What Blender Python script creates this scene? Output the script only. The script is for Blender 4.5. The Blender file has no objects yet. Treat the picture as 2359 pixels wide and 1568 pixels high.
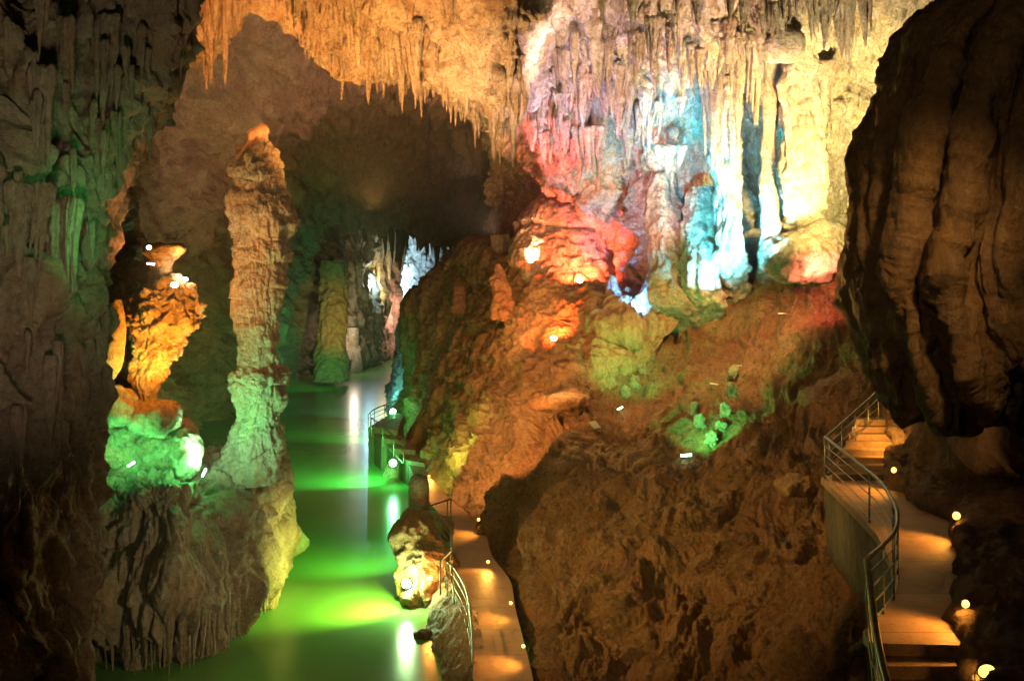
import bpy, math, random
import numpy as np
random.seed(11)
RS = np.random.RandomState(11)
SC = bpy.context.scene
COL = SC.collection
F = 2292.5; CX = 1179.0; HZ = 640.0; CAMZ = 10.0

def P(x, y, D):
    return (float((x - CX) / F * D), float(D), float(CAMZ + (HZ - y) / F * D))
def PZ(x, y, z):            # the point on the level z seen towards (x, y)
    D = (CAMZ - z) * F / (y - HZ)
    return P(x, y, D)

# ------------------------------------------------------------------ noise
_pt = np.random.RandomState(3).permutation(256).astype(np.int32)
_pt = np.concatenate([_pt, _pt])
_g = np.random.RandomState(5).normal(size=(256, 3)).astype(np.float32)
_g /= np.linalg.norm(_g, axis=1, keepdims=True)
def gn(p):
    fl = np.floor(p); f = (p - fl).astype(np.float32); q = fl.astype(np.int32) & 255
    u = f * f * f * (f * (f * 6 - 15) + 10)
    out = np.zeros(len(p), np.float32)
    for dx in (0, 1):
        hx = _pt[(q[:, 0] + dx) & 255]; wx = u[:, 0] if dx else 1 - u[:, 0]
        for dy in (0, 1):
            hy = _pt[hx + ((q[:, 1] + dy) & 255)]; wy = wx * (u[:, 1] if dy else 1 - u[:, 1])
            for dz in (0, 1):
                h = _pt[hy + ((q[:, 2] + dz) & 255)]; g = _g[h]
                d = g[:, 0] * (f[:, 0] - dx) + g[:, 1] * (f[:, 1] - dy) + g[:, 2] * (f[:, 2] - dz)
                out += d * wy * (u[:, 2] if dz else 1 - u[:, 2])
    return out * 1.5
def fbm(p, fr, octv=4, kind='n', gain=0.5, lac=2.03, off=0.0):
    q = p * np.asarray(fr, np.float32) + off
    a = 1.0; tot = 0.0; s = np.zeros(len(p), np.float32)
    for i in range(octv):
        n = gn(q)
        if kind == 'r': n = 1 - 2.2 * np.abs(n)
        elif kind == 'b': n = 2.4 * np.abs(n) - 1
        s += a * n; tot += a; a *= gain; q = q * lac + 17.3
    return s / tot

# ------------------------------------------------------------------ mesh helpers
def new_obj(name, verts, faces, mat, parent=None, smooth=True):
    me = bpy.data.meshes.new(name)
    v = np.asarray(verts, np.float32)
    if isinstance(faces, np.ndarray):
        nf, k = faces.shape
        me.vertices.add(len(v)); me.vertices.foreach_set('co', v.ravel())
        me.loops.add(nf * k); me.loops.foreach_set('vertex_index', faces.astype(np.int32).ravel())
        me.polygons.add(nf)
        me.polygons.foreach_set('loop_start', np.arange(0, nf * k, k, dtype=np.int32))
        me.update(calc_edges=True); me.validate()
    else:
        me.from_pydata([tuple(map(float, a)) for a in v], [], [tuple(map(int, f)) for f in faces])
    me.polygons.foreach_set('use_smooth', np.full(len(me.polygons), smooth))
    me.materials.append(mat); me.update()
    o = bpy.data.objects.new(name, me); COL.objects.link(o)
    if parent is not None: o.parent = parent
    return o
def tag(o, label=None, cat=None, group=None, kind=None):
    if label: o['label'] = label
    if cat: o['category'] = cat
    if group: o['group'] = group
    if kind: o['kind'] = kind
    return o
def empty(name, loc, label=None, cat=None, group=None, rz=0):
    o = bpy.data.objects.new(name, None); COL.objects.link(o)
    o.location = loc; o.rotation_euler = (0, 0, rz); o.empty_display_size = .2
    return tag(o, label, cat, group)
def grid_faces(nu, nv, wrap=False):
    i = np.arange(nu - 1)[:, None]; j = np.arange(nv if wrap else nv - 1)[None, :]
    a = i * nv + j; b = i * nv + (j + 1) % nv
    c = (i + 1) * nv + (j + 1) % nv; d = (i + 1) * nv + j
    return np.stack([a, b, c, d], -1).reshape(-1, 4)
def crom(A, n, axis):
    A = np.moveaxis(np.asarray(A, np.float64), axis, 0); m = len(A)
    t = np.linspace(0, m - 1, n); i = np.minimum(t.astype(int), m - 2); f = (t - i).reshape((-1,) + (1,) * (A.ndim - 1))
    ext = np.concatenate([2 * A[:1] - A[1:2], A, 2 * A[-1:] - A[-2:-1]])
    p0, p1, p2, p3 = ext[i], ext[i + 1], ext[i + 2], ext[i + 3]
    r = 0.5 * (2 * p1 + (p2 - p0) * f + (2 * p0 - 5 * p1 + 4 * p2 - p3) * f ** 2 + (3 * p1 - p0 - 3 * p2 + p3) * f ** 3)
    return np.moveaxis(r, 0, axis)
def normals(G, wrap=False, toward=None):
    if wrap:
        du = np.roll(G, -1, 1) - np.roll(G, 1, 1)
    else:
        du = np.gradient(G, axis=1)
    dv = np.gradient(G, axis=0)
    n = np.cross(dv, du); n /= (np.linalg.norm(n, axis=2, keepdims=True) + 1e-9)
    return n

def drip_field(Pw, drips):
    """hanging fluted drips in relief: pointed below, swelling upward and melting into the wall"""
    x, y, z = Pw[:, 0], Pw[:, 1], Pw[:, 2]
    H = np.zeros(len(Pw), np.float32)
    for (x0, y0, z0, L, w, dep) in drips:
        m = np.nonzero((z > z0) & (z < z0 + L) & (np.abs(x - x0) < w * 1.1) & (np.abs(y - y0) < w * 1.3))[0]
        if len(m) == 0: continue
        t = (z[m] - z0) / L
        hw = w * np.minimum(1, 0.08 + 0.92 * (t / 0.7) ** 0.75)
        wob = 0.12 * w * np.sin(z[m] * 3.1 / max(w, .2) + x0 * 7)
        r = np.hypot(x[m] - x0 + wob, (y[m] - y0) * .8) / hw
        h = np.sqrt(np.maximum(0, 1 - r * r)) * dep * (hw / w) ** .7
        h = h * np.clip((1 - t) / 0.45, 0, 1) ** .7
        H[m] = np.maximum(H[m], h) + 0.25 * np.minimum(H[m], h)
    return H

def displace(G, N, spec, seed=0.0, drips=None, warp=0.5):
    sh = G.shape; p = G.reshape(-1, 3).astype(np.float32)
    if warp:
        w = np.stack([fbm(p, .45, 2, off=seed + 3), fbm(p, .45, 2, off=seed + 31), fbm(p, .45, 2, off=seed + 57)], 1)
        q = p + warp * w
    else: q = p
    h = np.zeros(len(p), np.float32)
    if drips is not None:
        h += drip_field(q, drips)
    for s in spec:
        k = s[0]
        if k == 'tier':     # flowstone tiers: rounded brow, undercut hem
            _, per, amp, nz = s
            t = (q[:, 2] + nz * fbm(p, .5, 3, off=seed + 9)) / per
            f = t - np.floor(t)
            h += amp * np.sqrt(np.maximum(0, 1 - f ** 2.2)) * np.clip(f / .12, 0, 1)
        elif k == 'flow':   # ridges running down the slope
            _, fr, amp, oc, fd = s
            fd = np.array(fd, np.float32); fd /= np.linalg.norm(fd)
            qq = q - (q @ fd)[:, None] * fd[None, :] * .8
            h += amp * fbm(qq, fr, oc, 'r', off=seed + 41)
        elif k == 'flute':
            _, fr, amp, oc = s
            m = .5 + .5 * np.clip(fbm(p, .6, 2, off=seed + 77) * 2.5, -1, 1)
            h += amp * fbm(q, (fr, fr, fr * .1), oc, 'b', off=seed + 5) * (.3 + .7 * m)
        else:
            _, fr, amp, oc = s
            h += amp * fbm(q, fr, oc, k, off=seed + 13)
    return (p + N.reshape(-1, 3) * h[:, None]).reshape(sh)

def rand_drips(G, n, L, W, dep=1.05, box=(0, 1, 0, 1)):
    nu, nv = G.shape[:2]; out = []
    for _ in range(n):
        i = int((box[0] + (box[1] - box[0]) * RS.rand()) * (nu - 1)); j = int((box[2] + (box[3] - box[2]) * RS.rand()) * (nv - 1))
        g = G[i, j]; w = W[0] + (W[1] - W[0]) * RS.rand() ** 2; l = L[0] + (L[1] - L[0]) * RS.rand() ** 1.5
        l = max(l, w * 2.2)
        out.append((g[0], g[1], g[2], l, w, dep * w))
    return out

SURF = {}
def snap(x, y, keys, off=.25):
    best = None
    for k in keys:
        V = SURF[k]; px = CX + V[:, 0] / V[:, 1] * F; py = HZ - (V[:, 2] - CAMZ) / V[:, 1] * F
        m = np.nonzero((np.abs(px - x) < 9) & (np.abs(py - y) < 9))[0]
        if len(m):
            d = V[m, 1].min()
            if best is None or d < best: best = d
    return (best - off) if best is not None else None
def sheet(name, ctrl, nu, nv, mat, spec, seed=0, drips=(), warp=.5, flip=False, wrap=False, px=True, parent=None, fade=None):
    A = np.array([[P(*c) if px else c for c in row] for row in ctrl])
    if wrap:
        A = np.concatenate([A[:, -2:], A, A[:, :2]], 1); m = A.shape[1]
        G = crom(A, nu, 0)
        full = crom(G, int(nv * (m - 1) / (m - 4)) + 1, 1)
        t0 = 2 / (m - 1); cols = np.linspace(t0, t0 + (m - 4) / (m - 1), nv, endpoint=False)
        idx = np.clip((cols * (full.shape[1] - 1)), 0, full.shape[1] - 1.001); ii = idx.astype(int); ff = (idx - ii)[None, :, None]
        G = full[:, ii] * (1 - ff) + full[:, ii + 1] * ff
    else:
        G = crom(crom(A, nu, 0), nv, 1)
    N = normals(G, wrap)
    if flip: N = -N
    dl = []
    for d in drips: dl += rand_drips(G, *d[:3], **(d[3] if len(d) > 3 else {}))
    G2 = displace(G, N, spec, seed, dl or None, warp)
    if fade is not None:
        G2 = fade(G, G2)
    SURF[seed] = G2.reshape(-1, 3)
    fc = grid_faces(nu, nv, wrap)
    if flip: fc = fc[:, ::-1]
    o = new_obj(name, G2.reshape(-1, 3), fc, mat, parent)
    return o

def rings_obj(name, rings, nseg, nr, mat, spec, seed=0, drips=(), warp=.3, parent=None, asp=.85):
    """closed body from stacked outlines seen at distance D: rings = (y, left, right, D)"""
    ctrl = []
    for (y, l, r, D) in rings:
        c = np.array(P((l + r) / 2, y, D)); rad = max((r - l) / 2 / F * D, .01)
        row = []
        for k in range(12):
            a = 2 * math.pi * k / 12
            row.append((c[0] + rad * math.cos(a), c[1] + rad * asp * math.sin(a), c[2]))
        ctrl.append(row)
    def fd(G, G2):
        c = G.mean(1, keepdims=True); rad = np.linalg.norm(G - c, axis=2, keepdims=True).mean(1, keepdims=True)
        return G + (G2 - G) * np.clip(rad / .6, .12, 1)
    return sheet(name, ctrl, nr, nseg, mat, spec, seed, drips, warp, fade=fd, wrap=True, px=False, parent=parent, flip=(rings[0][0] < rings[-1][0]) is False)

def blob(name, c, r, mat, spec, seed=0, nu=70, nv=110, flat=None, rz=0, parent=None):
    th = np.linspace(0.001, math.pi - .001, nu)[:, None]; ph = np.linspace(0, 2 * math.pi, nv, endpoint=False)[None, :]
    d = np.stack([np.sin(th) * np.cos(ph), np.sin(th) * np.sin(ph), np.cos(th) * np.ones_like(ph)], -1)
    e = np.sign(d) * np.abs(d) ** .8
    G = e * np.array(r)
    if rz:
        c_, s_ = math.cos(rz), math.sin(rz); G = np.stack([G[..., 0] * c_ - G[..., 1] * s_, G[..., 0] * s_ + G[..., 1] * c_, G[..., 2]], -1)
    G = G + np.array(c)
    N = d
    G2 = displace(G, N, spec, seed, None, .3)
    return new_obj(name, G2.reshape(-1, 3), grid_faces(nu, nv, True)[:, ::-1], mat, parent)

def tube(pts, r, seg=10, closed_ends=True):
    """verts, faces of a round bar along points"""
    pts = [np.array(p, float) for p in pts]; V = []; Fc = []
    n = len(pts)
    for i, p in enumerate(pts):
        t = pts[min(i + 1, n - 1)] - pts[max(i - 1, 0)]; t /= np.linalg.norm(t) + 1e-9
        a = np.cross(t, (0, 0, 1)) if abs(t[2]) < .9 else np.cross(t, (1, 0, 0)); a /= np.linalg.norm(a); b = np.cross(t, a)
        rr = r[i] if isinstance(r, (list, tuple)) else r
        for k in range(seg):
            an = 2 * math.pi * k / seg; V.append(p + rr * (math.cos(an) * a + math.sin(an) * b))
    for i in range(n - 1):
        for k in range(seg):
            Fc.append((i * seg + k, i * seg + (k + 1) % seg, (i + 1) * seg + (k + 1) % seg, (i + 1) * seg + k))
    if closed_ends:
        Fc.append(tuple(range(seg))[::-1]); Fc.append(tuple((n - 1) * seg + k for k in range(seg)))
    return V, Fc
def bars(name, segs, r, mat, parent=None, seg=8):
    V = []; Fc = []
    for s in segs:
        v, f = tube(s, r, seg); o = len(V); V += v; Fc += [tuple(i + o for i in q) for q in f]
    return new_obj(name, V, Fc, mat, parent)
def smooth_path(pts, n):
    return [tuple(p) for p in crom(np.array(pts, float), n, 0)]
def prism(name, loop, z0, z1, mat, parent=None):
    n = len(loop); V = [(x, y, z0) for x, y in loop] + [(x, y, z1) for x, y in loop]
    Fc = [tuple(range(n))[::-1], tuple(range(n, 2 * n))] + [(i, (i + 1) % n, n + (i + 1) % n, n + i) for i in range(n)]
    return new_obj(name, V, Fc, mat, parent, smooth=False)

# ------------------------------------------------------------------ materials
class NT:
    def __init__(s, name):
        s.m = bpy.data.materials.new(name); s.m.use_nodes = True; s.t = s.m.node_tree; s.n = s.t.nodes
        s.b = s.n['Principled BSDF']; s.pos = s.n.new('ShaderNodeNewGeometry').outputs['Position']
    def link(s, a, b): s.t.links.new(a, b)
    def noise(s, scale, detail=4, rough=.6, vec=(1, 1, 1), dist=0):
        mp = s.n.new('ShaderNodeMapping'); mp.inputs['Scale'].default_value = vec; s.link(s.pos, mp.inputs['Vector'])
        t = s.n.new('ShaderNodeTexNoise'); t.inputs['Scale'].default_value = scale; t.inputs['Detail'].default_value = detail
        t.inputs['Roughness'].default_value = rough; t.inputs['Distortion'].default_value = dist
        s.link(mp.outputs[0], t.inputs['Vector']); return t.outputs['Fac']
    def ramp(s, fac, a, b):
        r = s.n.new('ShaderNodeMapRange'); r.inputs['From Min'].default_value = a; r.inputs['From Max'].default_value = b
        s.link(fac, r.inputs['Value']); return r.outputs[0]
    def mix(s, f, a, b, mode='MIX'):
        m = s.n.new('ShaderNodeMix'); m.data_type = 'RGBA'; m.blend_type = mode
        for sock, v in ((m.inputs[0], f), (m.inputs[6], a), (m.inputs[7], b)):
            if isinstance(v, (int, float)): sock.default_value = v
            elif isinstance(v, tuple): sock.default_value = (*v, 1)
            else: s.link(v, sock)
        return m.outputs[2]
    def bump(s, h, st, dist, prev=None):
        b = s.n.new('ShaderNodeBump'); b.inputs['Strength'].default_value = st; b.inputs['Distance'].default_value = dist
        s.link(h, b.inputs['Height'])
        if prev is not None: s.link(prev, b.inputs['Normal'])
        return b.outputs[0]

def rock(name, base, light, dark, stain, sc=1.0, wet=.55, bump=1.0, streak=.6, pits=.5, stain_amt=.6, mott=1.0):
    N = NT(name)
    big = N.ramp(N.noise(.35 * sc, 5, .6), .38, .62)
    med = N.ramp(N.noise(1.6 * sc, 6, .65, dist=.6), .4, .62)
    stk = N.ramp(N.noise(2.2 * sc, 5, .65, (1, 1, .13), .3), .42, .66)
    fine = N.ramp(N.noise(9 * sc, 5, .7), .35, .65)
    c = N.mix(big, base, light)
    c = N.mix(N.mathmul(med, stain_amt) if hasattr(N, 'mathmul') else med, c, stain)
    m2 = N.n.new('ShaderNodeMath'); m2.operation = 'MULTIPLY'; m2.inputs[1].default_value = streak; N.link(stk, m2.inputs[0])
    c = N.mix(m2.outputs[0], c, dark)
    c = N.mix(.35, c, N.mix(fine, dark, light), 'MIX')
    c = N.mix(N.mathmul(N.ramp(N.noise(4.2 * sc, 9, .85, dist=.7), .52, .60), min(.95, .7 * pits + .3) * mott), c, dark)
    c = N.mix(N.mathmul(N.ramp(N.noise(6.5 * sc, 8, .8, (1, 1, .45), .4), .55, .64), .55 * mott), c, light)
    c = N.mix(N.mathmul(N.ramp(N.noise(.9 * sc, 7, .7, (1, 1, .5), 1.2), .53, .60), .6 * stain_amt), c, stain)
    N.link(c, N.b.inputs['Base Color'])
    rg = N.n.new('ShaderNodeMapRange'); N.link(med, rg.inputs['Value']); rg.inputs['To Min'].default_value = wet; rg.inputs['To Max'].default_value = min(.95, wet + .3)
    N.link(rg.outputs[0], N.b.inputs['Roughness']); N.b.inputs['Specular IOR Level'].default_value = .35
    vo = N.n.new('ShaderNodeTexVoronoi'); vo.inputs['Scale'].default_value = 4.5 * sc; N.link(N.pos, vo.inputs['Vector'])
    nb = N.bump(vo.outputs['Distance'], .35 * pits * bump, .12)
    nb = N.bump(N.noise(3.0 * sc, 9, .72), 1.0 * bump, .3, nb)
    nb = N.bump(N.noise(5 * sc, 6, .6, (1, 1, .12)), .45 * bump * streak, .12, nb)
    nb = N.bump(N.noise(14 * sc, 6, .75), .7 * bump, .06, nb)
    N.link(nb, N.b.inputs['Normal'])
    return N.m
def _mm(s, sock, v):
    m = s.n.new('ShaderNodeMath'); m.operation = 'MULTIPLY'; m.inputs[1].default_value = v; s.link(sock, m.inputs[0]); return m.outputs[0]
NT.mathmul = _mm

M = {}
M['lime'] = rock('limestone', (.42, .34, .25), (.62, .54, .42), (.13, .09, .06), (.38, .19, .07), 1.0, pits=.8, bump=1.4)
M['white'] = rock('pale_calcite', (.55, .48, .38), (.76, .70, .58), (.17, .13, .07), (.42, .27, .10), 1.0, stain_amt=.75, streak=.8, pits=.8, bump=1.4)
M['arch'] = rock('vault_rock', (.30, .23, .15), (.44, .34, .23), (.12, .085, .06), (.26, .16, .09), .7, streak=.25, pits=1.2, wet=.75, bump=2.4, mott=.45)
M['slope'] = rock('brown_clay_rock', (.24, .135, .06), (.38, .25, .12), (.06, .035, .02), (.30, .12, .045), 1.0, pits=1, wet=.6, bump=1.5, streak=.35)
M['cliff'] = rock('ochre_cliff_rock', (.36, .24, .12), (.46, .34, .19), (.14, .09, .05), (.38, .19, .08), .8, pits=.8, wet=.65, bump=1.1, streak=.35)
M['left'] = rock('dark_dripstone', (.34, .28, .20), (.46, .40, .31), (.13, .10, .075), (.34, .19, .10), 1.1, wet=.5)
M['pend'] = rock('smooth_hanging_rock', (.33, .235, .13), (.48, .38, .25), (.13, .09, .05), (.30, .17, .07), .8, streak=.9, pits=.5, bump=1.3, wet=.6)
M['stal'] = rock('stalagmite_calcite', (.46, .37, .27), (.60, .52, .42), (.20, .15, .11), (.45, .27, .14), 1.4, wet=.5, bump=1.0)
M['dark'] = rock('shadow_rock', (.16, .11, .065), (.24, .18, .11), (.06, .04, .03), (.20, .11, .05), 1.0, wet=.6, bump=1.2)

def concrete():
    N = NT('path_concrete')
    a = N.ramp(N.noise(1.2, 5, .6), .35, .65); f = N.ramp(N.noise(30, 4, .7), .3, .7)
    c = N.mix(a, (.24, .15, .085), (.36, .24, .14)); c = N.mix(.3, c, N.mix(f, (.10, .06, .04), (.42, .30, .18)))
    sp = N.n.new('ShaderNodeSeparateXYZ'); N.link(N.pos, sp.inputs[0])
    def mth(op, a, v):
        m = N.n.new('ShaderNodeMath'); m.operation = op; N.link(a, m.inputs[0]); m.inputs[1].default_value = v; return m.outputs[0]
    jn = mth('LESS_THAN', mth('FRACT', mth('DIVIDE', sp.outputs[1], 1.7), 0), .014)
    c = N.mix(N.mathmul(jn, .75), c, (.04, .03, .02))
    c = N.mix(N.mathmul(N.ramp(N.noise(2.3, 7, .75, dist=1.0), .54, .64), .55), c, (.10, .065, .04))
    N.link(c, N.b.inputs['Base Color']); N.b.inputs['Roughness'].default_value = .5
    nb = N.bump(N.noise(40, 4, .7), .35, .01); nb = N.bump(N.noise(3, 4, .6), .4, .05, nb); N.link(nb, N.b.inputs['Normal'])
    return N.m
M['conc'] = concrete()
def simple(name, col, rough=.5, metal=0, emit=None, es=0, var=0):
    N = NT(name); N.b.inputs['Base Color'].default_value = (*col, 1); N.b.inputs['Roughness'].default_value = rough; N.b.inputs['Metallic'].default_value = metal
    if var:
        c = N.mix(N.ramp(N.noise(14, 4), .35, .65), col, tuple(k * (1 - var) for k in col)); N.link(c, N.b.inputs['Base Color'])
    if emit: N.b.inputs['Emission Color'].default_value = (*emit, 1); N.b.inputs['Emission Strength'].default_value = es
    return N.m
M['wall'] = rock('stained_wall_concrete', (.14, .13, .07), (.22, .19, .11), (.05, .05, .03), (.16, .12, .06), 1.0, bump=.5, streak=1)
M['rail'] = simple('painted_rail_metal', (.30, .33, .27), .35, .6, var=.4)
M['iron'] = simple('lamp_housing', (.05, .05, .05), .5, .3, var=.3)
M['e_green'] = simple('lit_green_glass', (.8, 1, .9), .3, 0, (.35, 1, .62), 60)
M['e_gtube'] = simple('lit_green_tube', (.8, 1, .9), .3, 0, (.45, 1, .62), 22)
M['e_orange'] = simple('lit_amber_glass', (1, .8, .5), .3, 0, (1, .50, .09), 3.2)
M['e_white'] = simple('lit_white_glass', (1, 1, 1), .3, 0, (1, .85, .6), 18)
M['e_blue'] = simple('lit_blue_glass', (.7, .9, 1), .3, 0, (.25, .6, 1), 25)
M['e_red'] = simple('lit_red_glass', (1, .7, .5), .3, 0, (1, .4, .15), 20)
M['pale'] = simple('pale_sheet', (.6, .6, .5), .6, var=.2)
M['moss'] = rock('green_lamp_moss', (.22, .26, .08), (.36, .40, .15), (.07, .07, .03), (.24, .20, .07), 2.0, wet=.8, bump=1.6, streak=.1, pits=1)

def water():
    N = NT('river_water')
    c = N.mix(N.ramp(N.noise(.12, 3, .5), .35, .65), (.09, .24, .06), (.13, .30, .09))
    N.link(c, N.b.inputs['Base Color'])
    N.b.inputs['Roughness'].default_value = .23; N.b.inputs['IOR'].default_value = 1.33; N.b.inputs['Specular IOR Level'].default_value = .5
    nb = N.bump(N.noise(.9, 3, .5, (1, .45, 1)), .12, .1); N.link(nb, N.b.inputs['Normal'])
    return N.m
M['water'] = water()
def silt():
    return rock('river_bed_silt', (.10, .09, .05), (.14, .12, .07), (.04, .035, .02), (.1, .07, .04), .5, bump=.5)

# ------------------------------------------------------------------ water
new_obj('river', [(-60, -6, 0), (70, -6, 0), (70, 240, 0), (-60, 240, 0)], [(0, 1, 2, 3)], M['water'])
tag(COL.objects['river'], kind='structure')

# ------------------------------------------------------------------ cave shell sheets
def struct(o): o['kind'] = 'structure'; return o

# left wall curtain in front
ys = [-260, -150, 0, 150, 300, 450, 600, 750, 900, 1050, 1200, 1350, 1568, 1800]
sil = [470, 458, 442, 412, 350, 292, 246, 226, 212, 188, 186, 194, 184, 178]
ctrl = []
for y, s in zip(ys, sil):
    j = 0.5 * math.sin(y * .011)
    row = [(-420, y, 11), (-250, y, 13), (-60, y, 15 + j), (70, y, 16.2 - j), (s * .6, y, 17 + j), (s * .86, y, 17.6), (s, y, 18.6), (s - 14, y, 20.2), (s - 80, y, 23.5)]
    ctrl.append(row)
struct(sheet('cave_wall', ctrl, 520, 330, M['left'], [('n', .35, .5, 3), ('flute', 1.7, .42, 3), ('r', 1.4, .2, 5), ('n', 6, .03, 3)], 1,
      drips=[(160, (3, 8), (.1, .34), dict(dep=1.2)), (140, (1.2, 3.4), (.18, .5), dict(dep=1.3)), (420, (.5, 1.6), (.06, .22)), (60, (1.5, 4), (.1, .25), dict(box=(0, .6, .35, 1)))]))

# rock behind the alcove
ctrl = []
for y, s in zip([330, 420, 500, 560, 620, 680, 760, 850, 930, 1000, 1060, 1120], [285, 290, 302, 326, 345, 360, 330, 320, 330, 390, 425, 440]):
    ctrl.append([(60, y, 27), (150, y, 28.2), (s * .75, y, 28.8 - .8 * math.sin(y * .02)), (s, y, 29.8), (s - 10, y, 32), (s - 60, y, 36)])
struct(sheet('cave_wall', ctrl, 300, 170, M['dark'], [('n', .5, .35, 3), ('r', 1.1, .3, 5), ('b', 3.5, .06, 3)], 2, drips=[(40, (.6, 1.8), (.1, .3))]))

# tunnel tube
def ring(D, pts, zb=-1.2):
    out = [P(q[0], q[1], q[2] if len(q) > 2 else D) for q in pts]; a = out[0]; b = out[-1]
    out[0] = (a[0], a[1], zb); out[-1] = (b[0], b[1], zb); return out
R = [
 ring(34, [(20, 0), (60, 900), (100, 560), (180, 240), (360, -60), (600, -180), (860, -230), (1120, -140), (1300, -60, 46), (1400, 150, 62), (1420, 600, 66), (1400, 0, 66)]),
 ring(40, [(230, 0), (235, 880), (250, 580), (310, 300), (420, 90), (600, -50), (850, -90), (1090, 0), (1250, 140, 48), (1340, 330, 60), (1350, 600, 64), (1330, 0, 64)]),
 ring(48, [(350, 0), (355, 850), (385, 600), (430, 380), (500, 200), (620, 70), (830, 30), (1050, 110), (1190, 240, 49), (1270, 400, 56), (1290, 600, 60), (1265, 0, 60)]),
 ring(59, [(455, 0), (458, 830), (490, 650), (525, 470), (580, 340), (690, 240), (850, 205), (1020, 270), (1140, 380), (1205, 480, 60), (1232, 620, 62), (1200, 0, 62)]),
 ring(75, [(575, 0), (595, 810), (622, 660), (655, 500), (700, 400), (770, 350), (880, 330), (1000, 370), (1090, 440), (1130, 520), (1130, 640), (1100, 0)]),
 ring(93, [(690, 0), (700, 790), (716, 670), (738, 590), (775, 530), (825, 505), (900, 500), (980, 510), (1030, 540), (1065, 580), (1070, 660), (1050, 0)]),
 ring(108, [(775, 0), (785, 780), (800, 680), (812, 620), (830, 565), (868, 545), (920, 540), (975, 550), (1020, 575), (1055, 600), (1060, 660), (1050, 0)]),
 ring(111, [(690, 0), (700, 770), (710, 640), (730, 520), (770, 440), (850, 400), (920, 390), (1000, 410), (1080, 450), (1130, 520), (1140, 640), (1130, 0)]),
]
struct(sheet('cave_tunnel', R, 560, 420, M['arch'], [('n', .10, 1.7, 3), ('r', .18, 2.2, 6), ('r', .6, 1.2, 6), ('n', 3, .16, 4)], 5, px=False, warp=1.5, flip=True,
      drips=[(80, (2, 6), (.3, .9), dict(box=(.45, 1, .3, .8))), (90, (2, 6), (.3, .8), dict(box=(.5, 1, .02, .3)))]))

# chamber beyond the tunnel
ctrl = []
for z, y0 in ((30, 0), (24, 0), (18, 0), (13, 0), (8, 0), (4, 0), (1, 0), (-1.5, 0)):
    row = []
    for x, D in ((690, 112), (780, 106), (840, 112), (900, 124), (960, 137), (1030, 148), (1130, 152), (1260, 150)):
        row.append(((x - CX) / F * D, D + (2.0 if z > 20 else 0) - (3 if z < 2 else 0), z))
    ctrl.append(row)
struct(sheet('cave_chamber', ctrl, 240, 260, M['white'], [('n', .12, 1.6, 3), ('r', .35, .8, 4), ('flute', .7, .4, 3)], 6, px=False, warp=1, flip=False,
      drips=[(130, (4, 10), (.4, 1.1), dict(box=(.1, .8, 0, 1)))]))

# overhanging front ceiling
xs = [330, 400, 450, 500, 560, 620, 690, 760, 830, 900, 970, 1050, 1120, 1170, 1210, 1250, 1300]
Es = [120, 140, 130, 90, 15, 20, 70, 120, 150, 165, 180, 230, 275, 290, 200, 60, -70]
ctrl = []
for k in range(8):
    row = []
    for x, E in zip(xs, Es):
        sx = CX + (x - CX)
        y, D = [(-420, 20), (-260, 25), (-130, 28.5), (E * .35 - 50, 31.5), (E - 45, 34), (E, 35.6), (E - 12, 38.5), (E - 110, 44)][k]
        row.append((sx, y, D + .5 * math.sin(x * .03 + k)))
    ctrl.append(row)
struct(sheet('cave_ceiling', ctrl, 420, 560, M['lime'], [('n', .22, .8, 3), ('r', .6, .5, 6), ('r', 2.2, .14, 4), ('flute', 1.8, .22, 3), ('n', 5, .05, 3)], 7, warp=.8,
      drips=[(220, (1.4, 4), (.2, .6), dict(box=(.3, .75, 0, 1), dep=1.25)), (500, (.5, 2), (.07, .24), dict(box=(.3, .75, 0, 1), dep=1.3))]))

# bright right wall
xs = [1120, 1200, 1280, 1360, 1440, 1520, 1600, 1680, 1760, 1840, 1920, 2010, 2120, 2250]
rows = [(-420, 24), (-240, 29), (-90, 33), (30, 36.5), (150, 39.5), (270, 42.5), (390, 45), (480, 46.5), (570, 47), (660, 47), (760, 48)]
off = {1440: 2.0, 1360: .8, 1520: 0, 1600: -.5, 1680: -1.0, 1760: .6, 1840: -1, 1920: -2, 2010: -3, 2120: -4, 2250: -5}
ctrl = []
for y, D in rows:
    row = []
    for x in xs:
        d = D + off.get(x, 0) * (1 if y > 200 else .3)
        if x <= 1120 and y > 100: d += 18
        elif x <= 1200 and y > 330: d += 14
        elif x == 1280 and y > 420: d += 9
        elif x == 1360 and y > 480: d += 6
        row.append((x, y, d))
    ctrl.append(row)
struct(sheet('cave_wall', ctrl, 560, 640, M['white'], [('n', .2, .9, 3), ('flute', .7, .75, 3), ('r', .6, .5, 6), ('r', 2.0, .2, 5), ('flute', 2.4, .34, 4), ('n', 4.5, .07, 3)], 8, warp=.9,
      drips=[(60, (5, 10), (.8, 1.5), dict(box=(.15, .9, .1, 1), dep=1.0)), (170, (2.5, 6), (.3, .85), dict(box=(.25, .95, .1, 1), dep=1.25)), (480, (1, 3), (.12, .35), dict(box=(.2, .95, 0, 1), dep=1.0)), (260, (.5, 1.6), (.07, .18), dict(box=(.2, .9, 0, 1)))]))

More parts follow.
